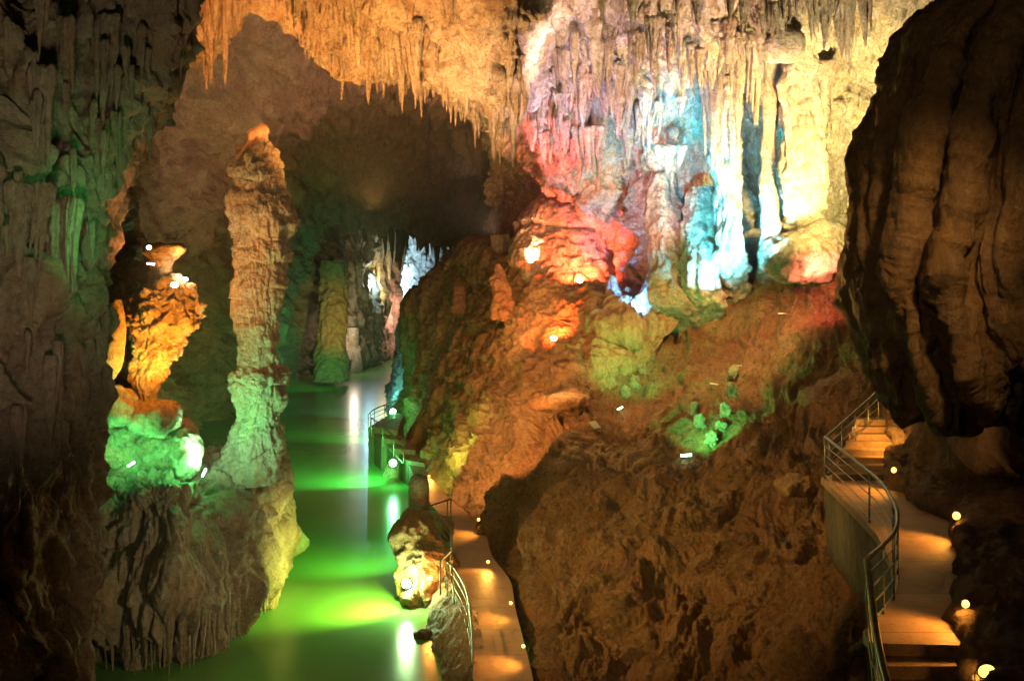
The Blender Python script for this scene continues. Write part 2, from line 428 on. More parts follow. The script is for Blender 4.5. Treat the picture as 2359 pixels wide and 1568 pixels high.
# far ochre cliff above the river
ctrl = [
 [(1150, 560, 84), (1130, 600, 86), (1080, 650, 88), (1040, 700, 90), (1010, 760, 93), (990, 830, 96), (990, 905, 98)],
 [(1090, 560, 72), (1062, 580, 68), (1008, 640, 69), (947, 700, 73), (936, 760, 78), (926, 830, 84), (916, 905, 88)],
 [(1160, 560, 66), (1130, 592, 58), (1080, 660, 60), (1020, 730, 62), (985, 810, 65), (960, 900, 68), (932, 1000, 66)],
 [(1250, 590, 60), (1220, 640, 52), (1170, 700, 52), (1110, 780, 53), (1050, 880, 54), (1000, 980, 54), (962, 1095, 52)],
 [(1370, 640, 55), (1330, 690, 47), (1280, 760, 46.5), (1200, 850, 46), (1120, 950, 45.5), (1060, 1050, 45), (1012, 1185, 43)],
 [(1480, 690, 51), (1450, 740, 44), (1390, 800, 43.5), (1320, 870, 42.5), (1230, 960, 42), (1150, 1070, 41), (1075, 1240, 38.8)],
 [(1590, 690, 51), (1560, 730, 46), (1520, 800, 44), (1450, 870, 43), (1360, 950, 42), (1260, 1060, 41), (1180, 1260, 39)],
]
struct(sheet('cave_slope', ctrl, 420, 420, M['cliff'], [('n', .18, .9, 3), ('flow', .45, .7, 5, (-.2, .1, 1)), ('r', 1.1, .42, 6), ('b', 4, .06, 3)], 9, warp=.8, flip=True,
      drips=[(60, (2, 5), (.3, .7), dict(dep=.6, box=(.3, 1, .3, 1)))]))

# near clay slope
ctrl = [
 [(1085, 1230, 37.5), (1092, 1300, 34), (1140, 1370, 30.5), (1160, 1440, 27.5), (1180, 1530, 25), (1204, 1630, 22.5), (1234, 1790, 20), (1300, 2100, 17)],
 [(1112, 1140, 37.7), (1125, 1185, 34.8), (1180, 1240, 31.3), (1205, 1300, 28.2), (1225, 1380, 25.5), (1262, 1480, 23), (1310, 1640, 20.3), (1380, 1900, 17)],
 [(1180, 1015, 38.5), (1220, 1060, 36), (1280, 1110, 33), (1350, 1170, 30), (1420, 1250, 27), (1480, 1370, 24), (1540, 1560, 21), (1600, 1820, 17.5)],
 [(1268, 908, 40), (1330, 950, 38), (1420, 1000, 35.5), (1520, 1050, 32.5), (1620, 1130, 29), (1700, 1270, 25), (1760, 1500, 21), (1800, 1780, 17)],
 [(1400, 840, 42.5), (1480, 860, 40.5), (1590, 890, 38), (1700, 940, 34.5), (1790, 1020, 30.5), (1860, 1150, 26), (1895, 1400, 20.5), (1900, 1760, 15.5)],
 [(1530, 735, 45.5), (1620, 750, 43.5), (1730, 770, 41), (1830, 810, 37.5), (1890, 920, 33), (1930, 1110, 26.5), (1975, 1330, 19.6), (1995, 1700, 13.6)],
 [(1650, 655, 46), (1740, 640, 44), (1840, 655, 42), (1930, 690, 39.5), (2000, 790, 35.5), (2050, 1010, 29), (2100, 1350, 20), (2120, 1740, 13.6)],
 [(1760, 585, 46), (1880, 515, 42.8), (1960, 505, 41), (2040, 570, 39), (2100, 680, 37), (2150, 880, 31), (2250, 1290, 21), (2300, 1740, 14)],
]
struct(sheet('cave_slope', ctrl, 640, 700, M['slope'], [('n', .13, .5, 2), ('n', .35, .6, 3), ('flow', .34, 1.1, 6, (.5, .75, .42)), ('flow', 1.2, .34, 5, (.3, .6, .5)), ('r', 2.5, .08, 4), ('b', 5.0, .05, 3)], 10, warp=1.0, flip=False,
      drips=[(90, (1.5, 4), (.2, .6), dict(dep=.9, box=(0, .75, .1, 1)))], fade=lambda G, G2: np.stack([G2[..., 0], G2[..., 1], np.where((G[..., 0] > 5.5) & (G[..., 1] < 26), np.minimum(G2[..., 2], 4.75), G2[..., 2])], -1)))

# hanging rock on the right, near
ys = [-300, -150, 0, 70, 150, 220, 320, 420, 500, 580, 650, 720, 790, 860, 920, 950, 925, 850]
sl = [2360, 2250, 2142, 2080, 2044, 2022, 1994, 1975, 1962, 1945, 1936, 1952, 1968, 1992, 2020, 2055, 2090, 2140]
ctrl = []
for i, (y, s) in enumerate(zip(ys, sl)):
    b = [0] * 14 + [.1, .5, 2.2, 5.0]; k = b[i]
    yy = lambda x: y - (max(0, x - 2200) * .35 if i >= 14 else 0)
    r_w = 1.0 if i >= 12 else 0
    ctrl.append([(s + 150, yy(s), 20 + k), (s + 30, yy(s), 17 + k), (s, yy(s), 15 + k), (s + 45, yy(s) + 12 * r_w, 13.9 + k), (s + 90, yy(s) - 30 * r_w, 13.8 + k), (s + 135, yy(s) + 30 * r_w, 13.1 + k), (s + 185, yy(s) - 28 * r_w, 13.4 + k), (s + 240, yy(s + 200) + 22 * r_w, 12.7 + k), (s + 310, yy(s + 280) - 25 * r_w, 12.9 + k), (s + 430, yy(s + 430), 12.4 + k), (s + 620, yy(s + 620), 12 + k)])
struct(sheet('cave_wall', ctrl, 420, 260, M['pend'], [('n', (.5, .5, .2), .3, 3), ('r', (.7, .7, .3), .22, 5), ('r', 2.0, .06, 5), ('flute', 1.3, .34, 4), ('flute', 3.5, .07, 3), ('n', 6, .03, 3)], 12, warp=.4, flip=False,
      drips=[(30, (3, 6), (.12, .3), dict(dep=.5)), (40, (1.5, 3), (.25, .5), dict(dep=.45, box=(.5, .82, .25, 1)))]))

# dark recess under it, beside the upper path
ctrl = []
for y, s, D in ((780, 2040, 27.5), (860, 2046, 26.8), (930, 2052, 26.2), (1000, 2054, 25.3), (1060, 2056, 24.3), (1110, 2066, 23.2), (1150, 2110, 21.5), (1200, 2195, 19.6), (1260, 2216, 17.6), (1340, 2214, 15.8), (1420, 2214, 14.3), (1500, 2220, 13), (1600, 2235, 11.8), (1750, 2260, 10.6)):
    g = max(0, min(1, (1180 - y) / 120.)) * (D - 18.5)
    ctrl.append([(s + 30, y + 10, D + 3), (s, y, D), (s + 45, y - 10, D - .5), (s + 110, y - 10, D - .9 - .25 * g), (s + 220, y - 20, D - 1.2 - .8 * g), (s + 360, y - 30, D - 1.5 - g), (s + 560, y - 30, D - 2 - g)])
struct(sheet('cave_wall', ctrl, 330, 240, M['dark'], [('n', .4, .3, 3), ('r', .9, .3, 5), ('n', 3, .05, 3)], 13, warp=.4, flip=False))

# big ledge on the left standing in the water
cols = [(60, 27), (170, 26), (280, 25.4), (400, 25.3), (500, 26.6), (575, 28.6), (625, 30.6), (644, 32.4), (640, 34.5), (600, 38)]
cc = np.array(P(430, 1000, 32))[:2]
prof = [(-1.2, .12), (0, .07), (.5, 0), (1.4, -.05), (2.4, -.03), (3.4, .02), (4.3, .06), (4.75, .13), (4.95, .26), (5.02, .5), (5.08, .8), (5.1, .97)]
ctrl = []
for z, k in prof:
    row = []
    for i, (x, D) in enumerate(cols):
        g = np.array(P(x, 900, D))[:2]; g = g + (cc - g) * k
        zs = 1.0 if x < 350 else (.97 if x < 450 else (.90 if x < 550 else .83))
        row.append((g[0], g[1], z * zs))
    ctrl.append(row)
ledge = sheet('flowstone_ledge', ctrl, 330, 460, M['left'], [('n', .4, .3, 3), ('flute', 1.7, .55, 4), ('flute', 4, .12, 3), ('r', 1.6, .12, 4), ('n', 5, .04, 3)], 15, px=False, warp=.4, flip=True,
      drips=[(90, (1.5, 3.2), (.35, .7), dict(box=(.0, .5, 0, 1), dep=.9)), (260, (.7, 2.2), (.12, .32), dict(box=(.03, .5, 0, 1), dep=1.4)), (420, (.4, 1.5), (.05, .15), dict(box=(.05, .6, 0, 1), dep=1.4))])
tag(ledge, 'massive fluted flowstone ledge rising from the water at the lower left', 'flowstone')

# tall stalagmite
r_ = [(284, 598, 612), (292, 588, 620), (304, 572, 622), (320, 564, 622), (340, 550, 632), (360, 544, 640), (380, 540, 645), (400, 537, 650), (420, 539, 652), (436, 541, 654), (448, 532, 664), (470, 530, 668), (500, 534, 669), (525, 538, 668), (548, 544, 662), (575, 546, 662), (610, 544, 658), (640, 538, 653),
      (660, 538, 655), (700, 544, 650), (742, 546, 644), (756, 540, 642), (790, 548, 642), (840, 546, 648), (868, 534, 658), (885, 526, 657), (915, 535, 654), (950, 546, 650), (1000, 532, 650), (1040, 512, 648), (1075, 492, 644), (1110, 485, 648)]
st = rings_obj('tall_stalagmite', [(y, l + 5, r - 5, 30.0) for y, l, r in r_], 220, 640, M['stal'], [('tier', 1.15, .14, 1.6), ('flute', 4, .14, 4), ('n', 1.3, .2, 4), ('b', 5, .06, 3)], 16,
      drips=[(330, (.35, 1.1), (.05, .14)), (130, (.6, 1.6), (.12, .26), dict(dep=.8))], warp=.12)
tag(st, 'tall knobbly tan stalagmite standing on the flowstone ledge beside the river', 'stalagmite')

# alcove pieces
fl = rings_obj('flowstone', [(628, 395, 415, 27.0), (645, 350, 440, 27.0), (680, 300, 462, 27.1), (720, 285, 470, 27.1), (752, 284, 474, 27.1), (775, 290, 440, 27.1), (810, 292, 425, 27.0), (850, 298, 395, 27.0), (890, 306, 375, 27.0), (925, 314, 368, 27.0), (940, 312, 372, 27.0)],
      170, 260, M['white'], [('n', .8, .35, 3), ('b', 2.0, .28, 4), ('flute', 3, .12, 3)], 17, drips=[(60, (.4, 1.2), (.08, .2))], warp=.4)
tag(fl, 'craggy amber-lit flowstone mass narrowing down to the ledge in the left alcove', 'flowstone')
mu = rings_obj('mushroom_formation', [(564, 370, 385, 27.2), (570, 345, 412, 27.2), (580, 341, 412, 27.2), (592, 352, 403, 27.2), (612, 350, 396, 27.2), (640, 345, 402, 27.2), (665, 330, 410, 27.2)], 90, 110, M['cliff'], [('n', 1.0, .4, 3), ('r', 2.4, .16, 4), ('flute', 4, .1, 3)], 18, warp=.5)
tag(mu, 'flat-topped mushroom-shaped rock above the amber flowstone', 'rock formation')
sh = rings_obj('flowstone_curtain', [(690, 262, 280, 26.0), (730, 238, 288, 25.9), (790, 226, 290, 25.8), (840, 218, 284, 25.7), (880, 212, 258, 25.6), (920, 208, 232, 25.5), (960, 204, 222, 25.4)], 90, 140, M['white'], [('n', .9, .12, 3), ('flute', 2.2, .05, 3)], 19, warp=.2, asp=.45)
tag(sh, 'smooth pale shawl of flowstone glowing green at the left alcove', 'flowstone')
def boulder(px_, D, r, mat, seed, label, amp=.18, rz=0):
    c = P(px_[0], px_[1], D)
    b = blob('boulder', c, r, mat, [('n', 1.1 / max(r), 1.7 * amp * max(r), 3), ('r', 1.3 / max(r), amp * max(r), 5), ('n', 5, .04, 3)], seed, rz=rz)
    return tag(b, label, 'boulder')
boulder((262, 935), 26.2, (.5, .55, .5), M['lime'], 20, 'blocky green-lit boulder under the pale shawl of flowstone')
boulder((358, 962), 26.7, (.62, .7, .34), M['lime'], 21, 'flat-topped boulder under the foot of the amber flowstone')
boulder((428, 1045), 27.2, (.36, .5, .62), M['white'], 22, 'pale fluted rock beside the bright green tube lamp on the ledge')
boulder((255, 1025), 27.4, (1.1, 1.0, .7), M['lime'], 23, 'wide low rock behind the slanting tube lamp')
boulder((375, 1030), 27.8, (.9, 1.0, .66), M['lime'], 63, 'dark low rock between the two tube lamps')

# orange dome on the shelf and its neighbours
dm = rings_obj('flowstone_dome', [(444, 1300, 1330, 53), (455, 1262, 1365, 53), (480, 1222, 1410, 52.6), (520, 1204, 1428, 52.3), (560, 1196, 1430, 52), (595, 1192, 1420, 51.5), (618, 1205, 1420, 51), (645, 1225, 1400, 50.5), (670, 1240, 1390, 50.5)],
      200, 240, M['white'], [('n', .4, .5, 3), ('tier', 1.8, .3, .9), ('flute', 2.5, .18, 3), ('r', 1.2, .15, 4)], 24, drips=[(70, (.8, 2.2), (.12, .35))], warp=.5)
tag(dm, 'domed flowstone mass washed in red light above the cliff', 'flowstone')
def column(name, rr, mat, seed, label, cat='column', fl=.12, dr=30):
    o = rings_obj(name, rr, 70, 200, mat, [('n', .7, .3, 3), ('flute', 1.8, fl * 2, 4), ('r', 1.5, fl, 4)], seed, drips=[(dr, (.5, 2), (.08, .25))], warp=.4)
    return tag(o, label, cat)
column('rock_stump', [(512, 1186, 1204, 52), (516, 1182, 1212, 52), (560, 1184, 1212, 52), (612, 1180, 1214, 52)], M['lime'], 25, 'smooth red-orange stump at the left flank of the dome', 'stalagmite', .03, 4)
column('rock_stump', [(540, 1135, 1165, 56), (546, 1127, 1178, 56), (580, 1128, 1180, 56), (615, 1125, 1182, 56)], M['lime'], 26, 'short flat-topped fluted stump left of the dome', 'stalagmite', .1, 20)
column('stalagmite', [(608, 1140, 1152, 50), (630, 1136, 1166, 50), (660, 1132, 1176, 49.5), (700, 1128, 1182, 49), (735, 1126, 1186, 48.5)], M['cliff'], 27, 'rough brown stalagmite mound on the cliff below the short stump', 'stalagmite', .1, 20)
column('stalagmite', [(632, 1404, 1408, 45), (640, 1400, 1418, 45), (665, 1394, 1428, 45), (700, 1388, 1442, 45), (740, 1384, 1452, 45), (775, 1382, 1458, 45)], M['lime'], 28, 'dark blue pointed stalagmite standing between the red and blue lamps', 'stalagmite', .12, 30)
column('stalagmite', [(640, 1052, 1060, 58), (665, 1046, 1070, 57), (720, 1040, 1076, 56)], M['cliff'], 64, 'small lump on the skyline of the cliff near its white lamp', 'stalagmite', .06, 10)
column('flowstone_column', [(395, 1500, 1545, 45), (410, 1488, 1556, 45), (440, 1486, 1560, 45), (500, 1488, 1568, 44.6), (550, 1494, 1590, 44.4), (640, 1490, 1610, 44.2), (700, 1470, 1640, 44.5), (800, 1460, 1650, 49)], M['lime'], 29, 'broad grey-brown fluted column between the dome and the turquoise columns', 'column', .16, 60)
column('flowstone_column', [(430, 1590, 1640, 43), (470, 1580, 1650, 43), (560, 1575, 1660, 43), (640, 1572, 1664, 42.8), (690, 1568, 1670, 43.5), (800, 1560, 1676, 49)], M['white'], 30, 'pale turquoise fluted column behind the blue lamps', 'column', .18, 70)
column('flowstone_column', [(180, 1640, 1690, 40), (300, 1636, 1700, 40.5), (420, 1640, 1705, 41), (560, 1650, 1712, 41), (610, 1640, 1720, 42.5), (760, 1630, 1730, 49)], M['white'], 31, 'slender pale column rising full height right of the turquoise column', 'column', .16, 70)
column('flowstone_column', [(150, 1756, 1786, 39), (300, 1754, 1788, 39.5), (450, 1752, 1790, 40), (560, 1748, 1796, 41.5), (700, 1740, 1800, 48)], M['lime'], 32, 'narrow dark column at the left edge of the bright yellow wall', 'column', .1, 40)
column('flowstone_column', [(-40, 1820, 1870, 36.5), (120, 1815, 1880, 38), (230, 1800, 1895, 38.8), (400, 1795, 1905, 39), (490, 1800, 1900, 40.5), (620, 1790, 1910, 47)], M['white'], 33, 'broad cream column blazing in yellow light on the right wall', 'column', .14, 60)
bb = blob('boulder', P(1800, 108, 35.6), (.8, .7, .6), M['white'], [('n', .9, .15, 3), ('n', 4, .04, 3)], 34)
tag(bb, 'smooth rounded cream boulder stuck high on the bright right wall', 'boulder')
boulder((1850, 590), 40.3, (1.5, 1.5, .75), M['lime'], 35, 'large pink-lit slab rock below the yellow wall', .2)
boulder((1885, 548), 41.3, (1.1, 1.0, .6), M['lime'], 36, 'rust coloured rock resting behind the pink slab')
boulder((1290, 925), 38.5, (1.1, .9, .3), M['slope'], 37, 'thin flat rock slab capping the crest of the near slope')
boulder((1835, 1118), 25.5, (.45, .4, .18), M['cliff'], 38, 'reddish knobbly rock beside the corner of the upper railing', .3)

# ------------------------------------------------------------------ stalactites
def pendant_mesh(seed, tips, spread, fl=.22, flat=.45):
    rs = np.random.RandomState(seed); V = []; Fc = []
    ns, nr = 24, 36
    for c in range(tips):
        if c == 0: ox = oy = 0; Ln = 1.0; R0 = .72
        else:
            sg = -1 if c % 2 else 1
            ox = sg * spread * (.25 + .75 * rs.rand()); oy = (rs.rand() - .5) * spread * flat
            Ln = .30 + .62 * rs.rand() ** 1.3; R0 = .16 + .34 * rs.rand()
        t = np.linspace(0, 1, nr)[:, None]; th = np.linspace(0, 2 * math.pi, ns, endpoint=False)[None, :]
        rad = R0 * (.55 * (1 - t) ** 1.25 + .45 * (1 - t) ** .45) + .010
        rad = rad * np.sqrt(np.clip(1 - (1 - np.clip(t / .13, 0, 1)) ** 2, .02, 1))
        for q_ in range(3):
            per = (t * (2.2 + 2 * rs.rand()) + rs.rand()) % 1.0
            rad = rad * (1 + .13 * (per - .5))
        ph = rs.rand() * 6
        rad = rad * (1 + fl * (np.abs(np.sin(th * 3.5 + ph + t * 1.6)) - .6) + .09 * np.sin(th * 9 + ph * 3 + t * 4))
        bx = ox * (1 - .3 * t) + .07 * np.sin(t * 5 + ph) * (t > 0); by = oy * (1 - .3 * t) + .07 * np.cos(t * 4 + ph)
        X = bx + rad * np.cos(th); Y = by + rad * np.sin(th) * .8; Z = .12 - t * (Ln + .12) + 0 * th
        G = np.stack([X, Y, Z], -1).reshape(-1, 3)
        q = (G * np.array([1, 1, 3.5])).astype(np.float32)
        n = fbm(q, 1.8, 4, off=seed * 3.1 + c); n2 = fbm(q, 5.0, 3, 'r', off=seed + c)
        k = (1 + .42 * n + .14 * n2)[:, None]
        ctr = np.stack([bx + 0 * th, by + 0 * th], -1).reshape(-1, 2)
        G[:, :2] = ctr + (G[:, :2] - ctr) * k
        base = sum(len(v) for v in V)
        V.append(G); Fc.append(grid_faces(nr, ns, True) + base)
    return np.concatenate(V), np.concatenate(Fc)
PM = []
for i, (tp, sp) in enumerate([(1, 0), (3, .6), (5, .95), (8, 1.2), (6, .9), (12, 1.7), (4, .8)]):
    PM.append(pendant_mesh(40 + i, tp, sp))
_protos = {}
def stalactite(x, yt, yb, hw, D, var, mat, label, group=None, rz=None, name='stalactite'):
    if rz is None: rz = random.uniform(-.6, .6) + random.choice([0, math.pi])
    key = (var, mat.name)
    if key not in _protos:
        o = new_obj(name, PM[var][0], PM[var][1], mat); _protos[key] = o
    else:
        o = _protos[key].copy(); COL.objects.link(o)
        if 'group' in o.keys(): del o['group']
    L = (yb - yt) / F * D; w = hw / F * D
    o.location = P(x, yt, D); o.scale = (w, w, L); o.rotation_euler = (random.uniform(-.05, .05), random.uniform(-.05, .05), rz if rz is not None else random.uniform(0, 6.28))
    o['label'] = label; o['category'] = 'stalactite'
    if group: o['group'] = group
    return o
xs_c = [330, 400, 450, 500, 560, 620, 690, 760, 830, 900, 970, 1050, 1120, 1180, 1250]; Es_c = [120, 140, 130, 90, 15, 20, 70, 120, 150, 165, 180, 230, 275, 300, 60]
G1 = 'stalactites of the golden fringe over the tunnel mouth'
big = [
 (478, 30, 192, 26, 33, 2, 'orange-red stalactite cluster at the left end of the ceiling fringe'),
 (516, 60, 196, 15, 33, 1, 'yellow twin-tipped stalactite right beside the orange-red cluster'),
 (545, -60, 66, 26, 32, 3, 'short broad tan stalactite cut by the top edge right of the orange cluster'),
 (712, -30, 108, 34, 33, 5, 'wide golden fluted stalactite hanging in the gap of the fringe'),
 (855, 60, 240, 26, 35, 2, 'long golden dagger stalactite above the tunnel, left of centre'),
 (788, 50, 180, 22, 35, 4, 'golden stalactite with two short tips left of the long golden dagger'),
 (930, 60, 222, 24, 35, 2, 'amber stalactite right of the long golden dagger'),
 (985, 80, 215, 20, 35.5, 3, 'ragged amber stalactite cluster over the middle of the tunnel'),
 (1062, 60, 280, 34, 35.6, 5, 'broad pale stalactite curtain left of the longest stalactite'),
 (1130, 40, 372, 34, 36, 4, 'longest grey-white stalactite hanging over the tunnel mouth'),
 (1098, 120, 320, 18, 36, 1, 'slim stalactite fused to the left of the longest one'),
 (1160, -40, 250, 34, 35, 3, 'thick upper shaft of stalactites above the longest one'),
 (1184, 230, 388, 17, 37, 2, 'pink pointed stalactite just right of the longest one'),
]
for x, a, b, h, D, v, l in big: stalactite(x, a, b, h, D, v, M['lime'], l)
for x in range(430, 1200, 12):
    E = np.interp(x, [330, 400, 450, 500, 560, 620, 690, 760, 830, 900, 970, 1050, 1120, 1180, 1250], [120, 140, 130, 90, 15, 20, 70, 120, 150, 165, 180, 230, 275, 300, 320])
    if 560 < x < 660 and random.random() < .6: continue
    hw = random.uniform(6, 14); L = random.uniform(40, 105) * (hw / 11)
    xx = x + random.uniform(-6, 6); y0 = E - random.uniform(25, 75)
    stalactite(xx, y0, y0 + L + 20, hw, 34.4 + random.uniform(-.8, 1.5), random.choice([0, 1, 2, 3, 4, 6]), M['lime'], 'small pointed stalactite in the golden fringe over the tunnel', G1)
G5 = 'stalactites clustered over the golden front ceiling'
for _ in range(75):
    x = random.uniform(440, 1200); E = np.interp(x, xs_c, Es_c)
    y0 = random.uniform(-80, E - 70)
    if y0 > E - 60 or 555 < x < 650: continue
    hw = random.uniform(10, 26); D = np.interp(y0, [-100, -50, E - 45], [29, 31.5, 34]) - random.uniform(.2, .9)
    stalactite(x, y0, min(y0 + hw * random.uniform(4, 7), E + 40), hw, D, random.choice([1, 2, 3, 4, 5, 6]), M['lime'], 'ragged golden stalactite amid the cluster on the front ceiling', G5)
G2 = 'stalactites across the coloured right wall'
big2 = [
 (1308, 250, 440, 26, 44, 2, 'orange and pink stalactite cluster above the red dome'),
 (1388, 180, 446, 30, 43.5, 4, 'long pale blue stalactite hanging just right of the dome top'),
 (1440, 170, 385, 40, 42, 5, 'wide pale blue curtain of stalactites left of the pink hollow'),
 (1490, 150, 350, 30, 42, 3, 'lavender stalactite cluster at the right end of the pale blue curtain'),
 (1232, 130, 350, 40, 42, 5, 'broad red-tinged stalactite curtain right of the longest stalactite'),
 (1290, 80, 300, 30, 40.5, 3, 'brown and violet stalactite cluster high above the dome'),
 (1395, -40, 190, 26, 38, 2, 'olive-brown stalactite high over the pale curtain'),
 (1465, -60, 200, 26, 37.5, 4, 'mustard stalactite column hanging from the top edge'),
 (1536, 340, 400, 30, 42, 3, 'turquoise cup-shaped pendant under the blue hollow'),
 (1578, 90, 226, 20, 39, 2, 'cream dagger stalactite in front of the blue hollow'),
 (1640, 180, 395, 32, 40, 4, 'rosy stalactite left of the slender pale column'),
 (1700, 20, 330, 34, 38.5, 5, 'pink and cream stalactite curtain left of the yellow wall'),
 (1690, 250, 400, 22, 40, 2, 'white pointed stalactite over the pale column'),
 (1560, -60, 120, 24, 37, 3, 'red-brown stalactite cluster at the top above the blue hollow'),
 (1765, -40, 160, 24, 36.5, 2, 'cream stalactite left of the rounded cream boulder'),
 (1985, -80, 110, 28, 33, 4, 'olive green stalactite beside the dark hanging rock at the top'),
 (1950, -60, 160, 22, 34, 3, 'rose-coloured stalactite cluster left of the olive one by the dark rock'),
]
for x, a, b, h, D, v, l in big2: stalactite(x, a, b, h, D, v, M['white'] if v != 4 else M['lime'], l)
for _ in range(105):
    x = random.uniform(1180, 1960); y0 = random.uniform(-60, 330) if x < 1560 else random.uniform(-60, 250)
    if 1400 < x < 1520 and y0 > 260: continue
    D = np.interp(y0, [-90, 30, 150, 270, 390], [33, 36.5, 39.5, 42.5, 45]) - random.uniform(.3, 1.2)
    if x > 1750: D -= 1
    hw = random.uniform(7, 23)
    stalactite(x, y0, y0 + hw * random.uniform(3.5, 6.5), hw, D, random.choice([1, 2, 3, 4, 5, 5, 6]), random.choice([M['white'], M['lime']]), 'small stalactite scattered over the coloured right wall', G2)
# dark silhouettes at the tunnel's end
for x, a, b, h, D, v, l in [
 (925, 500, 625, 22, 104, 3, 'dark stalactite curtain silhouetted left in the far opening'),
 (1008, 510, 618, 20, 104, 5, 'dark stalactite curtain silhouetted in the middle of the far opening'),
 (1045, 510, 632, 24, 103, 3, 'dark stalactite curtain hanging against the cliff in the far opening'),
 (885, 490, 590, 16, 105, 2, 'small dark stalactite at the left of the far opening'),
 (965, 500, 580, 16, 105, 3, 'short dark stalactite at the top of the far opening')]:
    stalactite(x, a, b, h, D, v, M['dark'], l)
for x, a, b, h, D, v, l in [
 (870, 500, 650, 22, 116, 5, 'blue-white stalactite column in the far chamber'),
 (895, 520, 645, 20, 118, 3, 'yellow-lit stalactite cluster in the far chamber'),
 (925, 500, 625, 16, 122, 4, 'tan stalactite right of the yellow-lit cluster in the far chamber')]:
    stalactite(x, a, b, h, D, v, M['white'], l)
# left wall
for x, a, b, h, D, v, l in [
 (100, 180, 436, 34, 15.6, 4, 'heavy green-tinged stalactite hanging in the dark left wall'),
 (338, 150, 372, 24, 18.4, 2, 'bright green stalactite at the right rim of the left wall'),
 (215, 250, 420, 14, 16.9, 1, 'thin green stalactite between the heavy one and the rim of the left wall'),
 (155, 60, 250, 26, 16, 4, 'grey stalactite high in the left wall'),
 (250, 60, 300, 24, 17, 3, 'grey-brown stalactite cluster high on the left wall'),
 (395, -60, 220, 28, 18.6, 5, 'dark brown stalactite curtain at the top beside the orange cluster'),
 (300, -40, 210, 26, 17.8, 4, 'dull brown stalactite at the top of the left wall'),
 (118, 840, 1030, 26, 15.6, 2, 'pale spindle-shaped stalactite low on the left wall'),
 (40, 960, 1180, 24, 14.6, 2, 'dim brown stalactite at the far left edge'),
 (52, 440, 640, 34, 15, 5, 'wide fringe of thin stalactites at the left edge'),
 (125, 480, 700, 36, 15.8, 5, 'second wide fringe of grey-green stalactites on the left wall'),
 (432, 20, 140, 20, 20, 2, 'dark stalactite left of the orange-red cluster')]:
    stalactite(x, a, b, h, D, v, M['left'], l)
G3 = 'thin stalactites along the left wall'
for _ in range(32):
    x = random.uniform(10, 400); y0 = random.uniform(-40, 420) if x > 220 else random.uniform(-40, 1000)
    D = np.interp(x, [0, 70, 200, 400], [14.6, 15.3, 16.3, 18.0]); hw = random.uniform(7, 17)
    if x > np.interp(y0 + 60, ys_l := [0, 150, 300, 450, 600, 750, 1100], [440, 412, 350, 285, 240, 220, 185]) - 10: continue
    stalactite(x, y0, y0 + hw * random.uniform(6, 11), hw, D, random.choice([0, 1, 2, 4, 6]), M['left'], 'thin stalactite hanging on the left wall', G3)

# dripping fringe under the ledge
G4 = 'drip columns along the foot of the flowstone ledge'
for i in range(34):
    f = i / 33; x = np.interp(f, [0, .3, .55, .75, .9, 1], [200, 330, 440, 530, 590, 632]) + random.uniform(-5, 5)
    D = np.interp(x, [200, 280, 400, 500, 575, 625, 644], [25.8, 25.3, 25.2, 26.5, 28.4, 30.2, 31.5]) - .15
    z1 = random.uniform(.9, 2.6); yt = HZ + (CAMZ - z1) * F / D; yb = HZ + (CAMZ - random.uniform(-.1, .35)) * F / D
    stalactite(x, yt, yb, random.uniform(9, 19), D, random.choice([0, 1, 4, 6]), M['left'], 'knobbly drip column at the foot of the flowstone ledge', G4)

# ------------------------------------------------------------------ far bank on the left
column('flowstone_column', [(600, 740, 800, 97), (660, 738, 802, 97), (720, 735, 800, 96), (790, 728, 796, 95), (840, 724, 800, 94), (878, 728, 800, 93)], M['cliff'], 41, 'tall rust-striped flowstone column on the far left bank', 'column', .16, 120)
s1 = rings_obj('rock_plinth', [(796, 800, 826, 106), (800, 792, 832, 106), (812, 789, 835, 105.5), (850, 790, 835, 105), (864, 792, 834, 105)], 60, 60, M['white'], [('n', .4, .25, 3), ('flute', 1.5, .25, 3)], 42)
tag(s1, 'cream rounded rock plinth standing in the water by the far column', 'rock')
s2 = rings_obj('rock_block', [(754, 796, 822, 106), (757, 794, 826, 106), (775, 793, 826, 106), (799, 791, 826, 106)], 50, 50, M['white'], [('n', .4, .2, 3)], 43)
tag(s2, 'bright white rock block standing on the cream plinth', 'rock')

# ------------------------------------------------------------------ rocks beside the lower path
sb = rings_obj('rock_pillar', [(1172, 940, 988, 32), (1190, 928, 992, 31.8), (1212, 916, 1002, 31.6), (1250, 922, 1026, 31.4), (1290, 926, 1036, 31.2), (1330, 920, 1040, 31), (1365, 922, 1030, 30.8), (1395, 930, 1012, 30.6), (1430, 935, 1005, 30.6)],
     150, 200, M['cliff'], [('n', .8, .3, 3), ('r', 1.6, .16, 4), ('flute', 2.5, .12, 3)], 44, drips=[(40, (.4, 1.5), (.1, .3))])
tag(sb, 'shouldered rock pillar rising from the river beside the lower path', 'rock')
hd = rings_obj('stalagmite', [(1092, 955, 972, 32), (1098, 946, 983, 32), (1115, 941, 988, 32), (1150, 940, 989, 32), (1175, 942, 986, 32), (1190, 948, 980, 32)], 90, 110, M['lime'], [('n', 1.2, .08, 3), ('n', 5, .02, 3)], 45)
tag(hd, 'smooth round-headed stalagmite stump on top of the rock pillar', 'stalagmite')
boulder((1010, 1218), 34, (.5, .5, .42), M['cliff'], 46, 'rounded brown rock between the pillar and the corner of the lower railing')
boulder((925, 872), 86, (.55, .8, 1.3), M['moss'], 47, 'mossy green-lit rock in the water at the foot of the far cliff')
boulder((905, 1098), 50.5, (.4, .6, .55), M['lime'], 48, 'small green-lit rock at the water under the round green lamp')
boulder((986, 1514), 26.5, (.13, .1, .09), M['dark'], 49, 'small dark stone poking out of the orange-lit water')
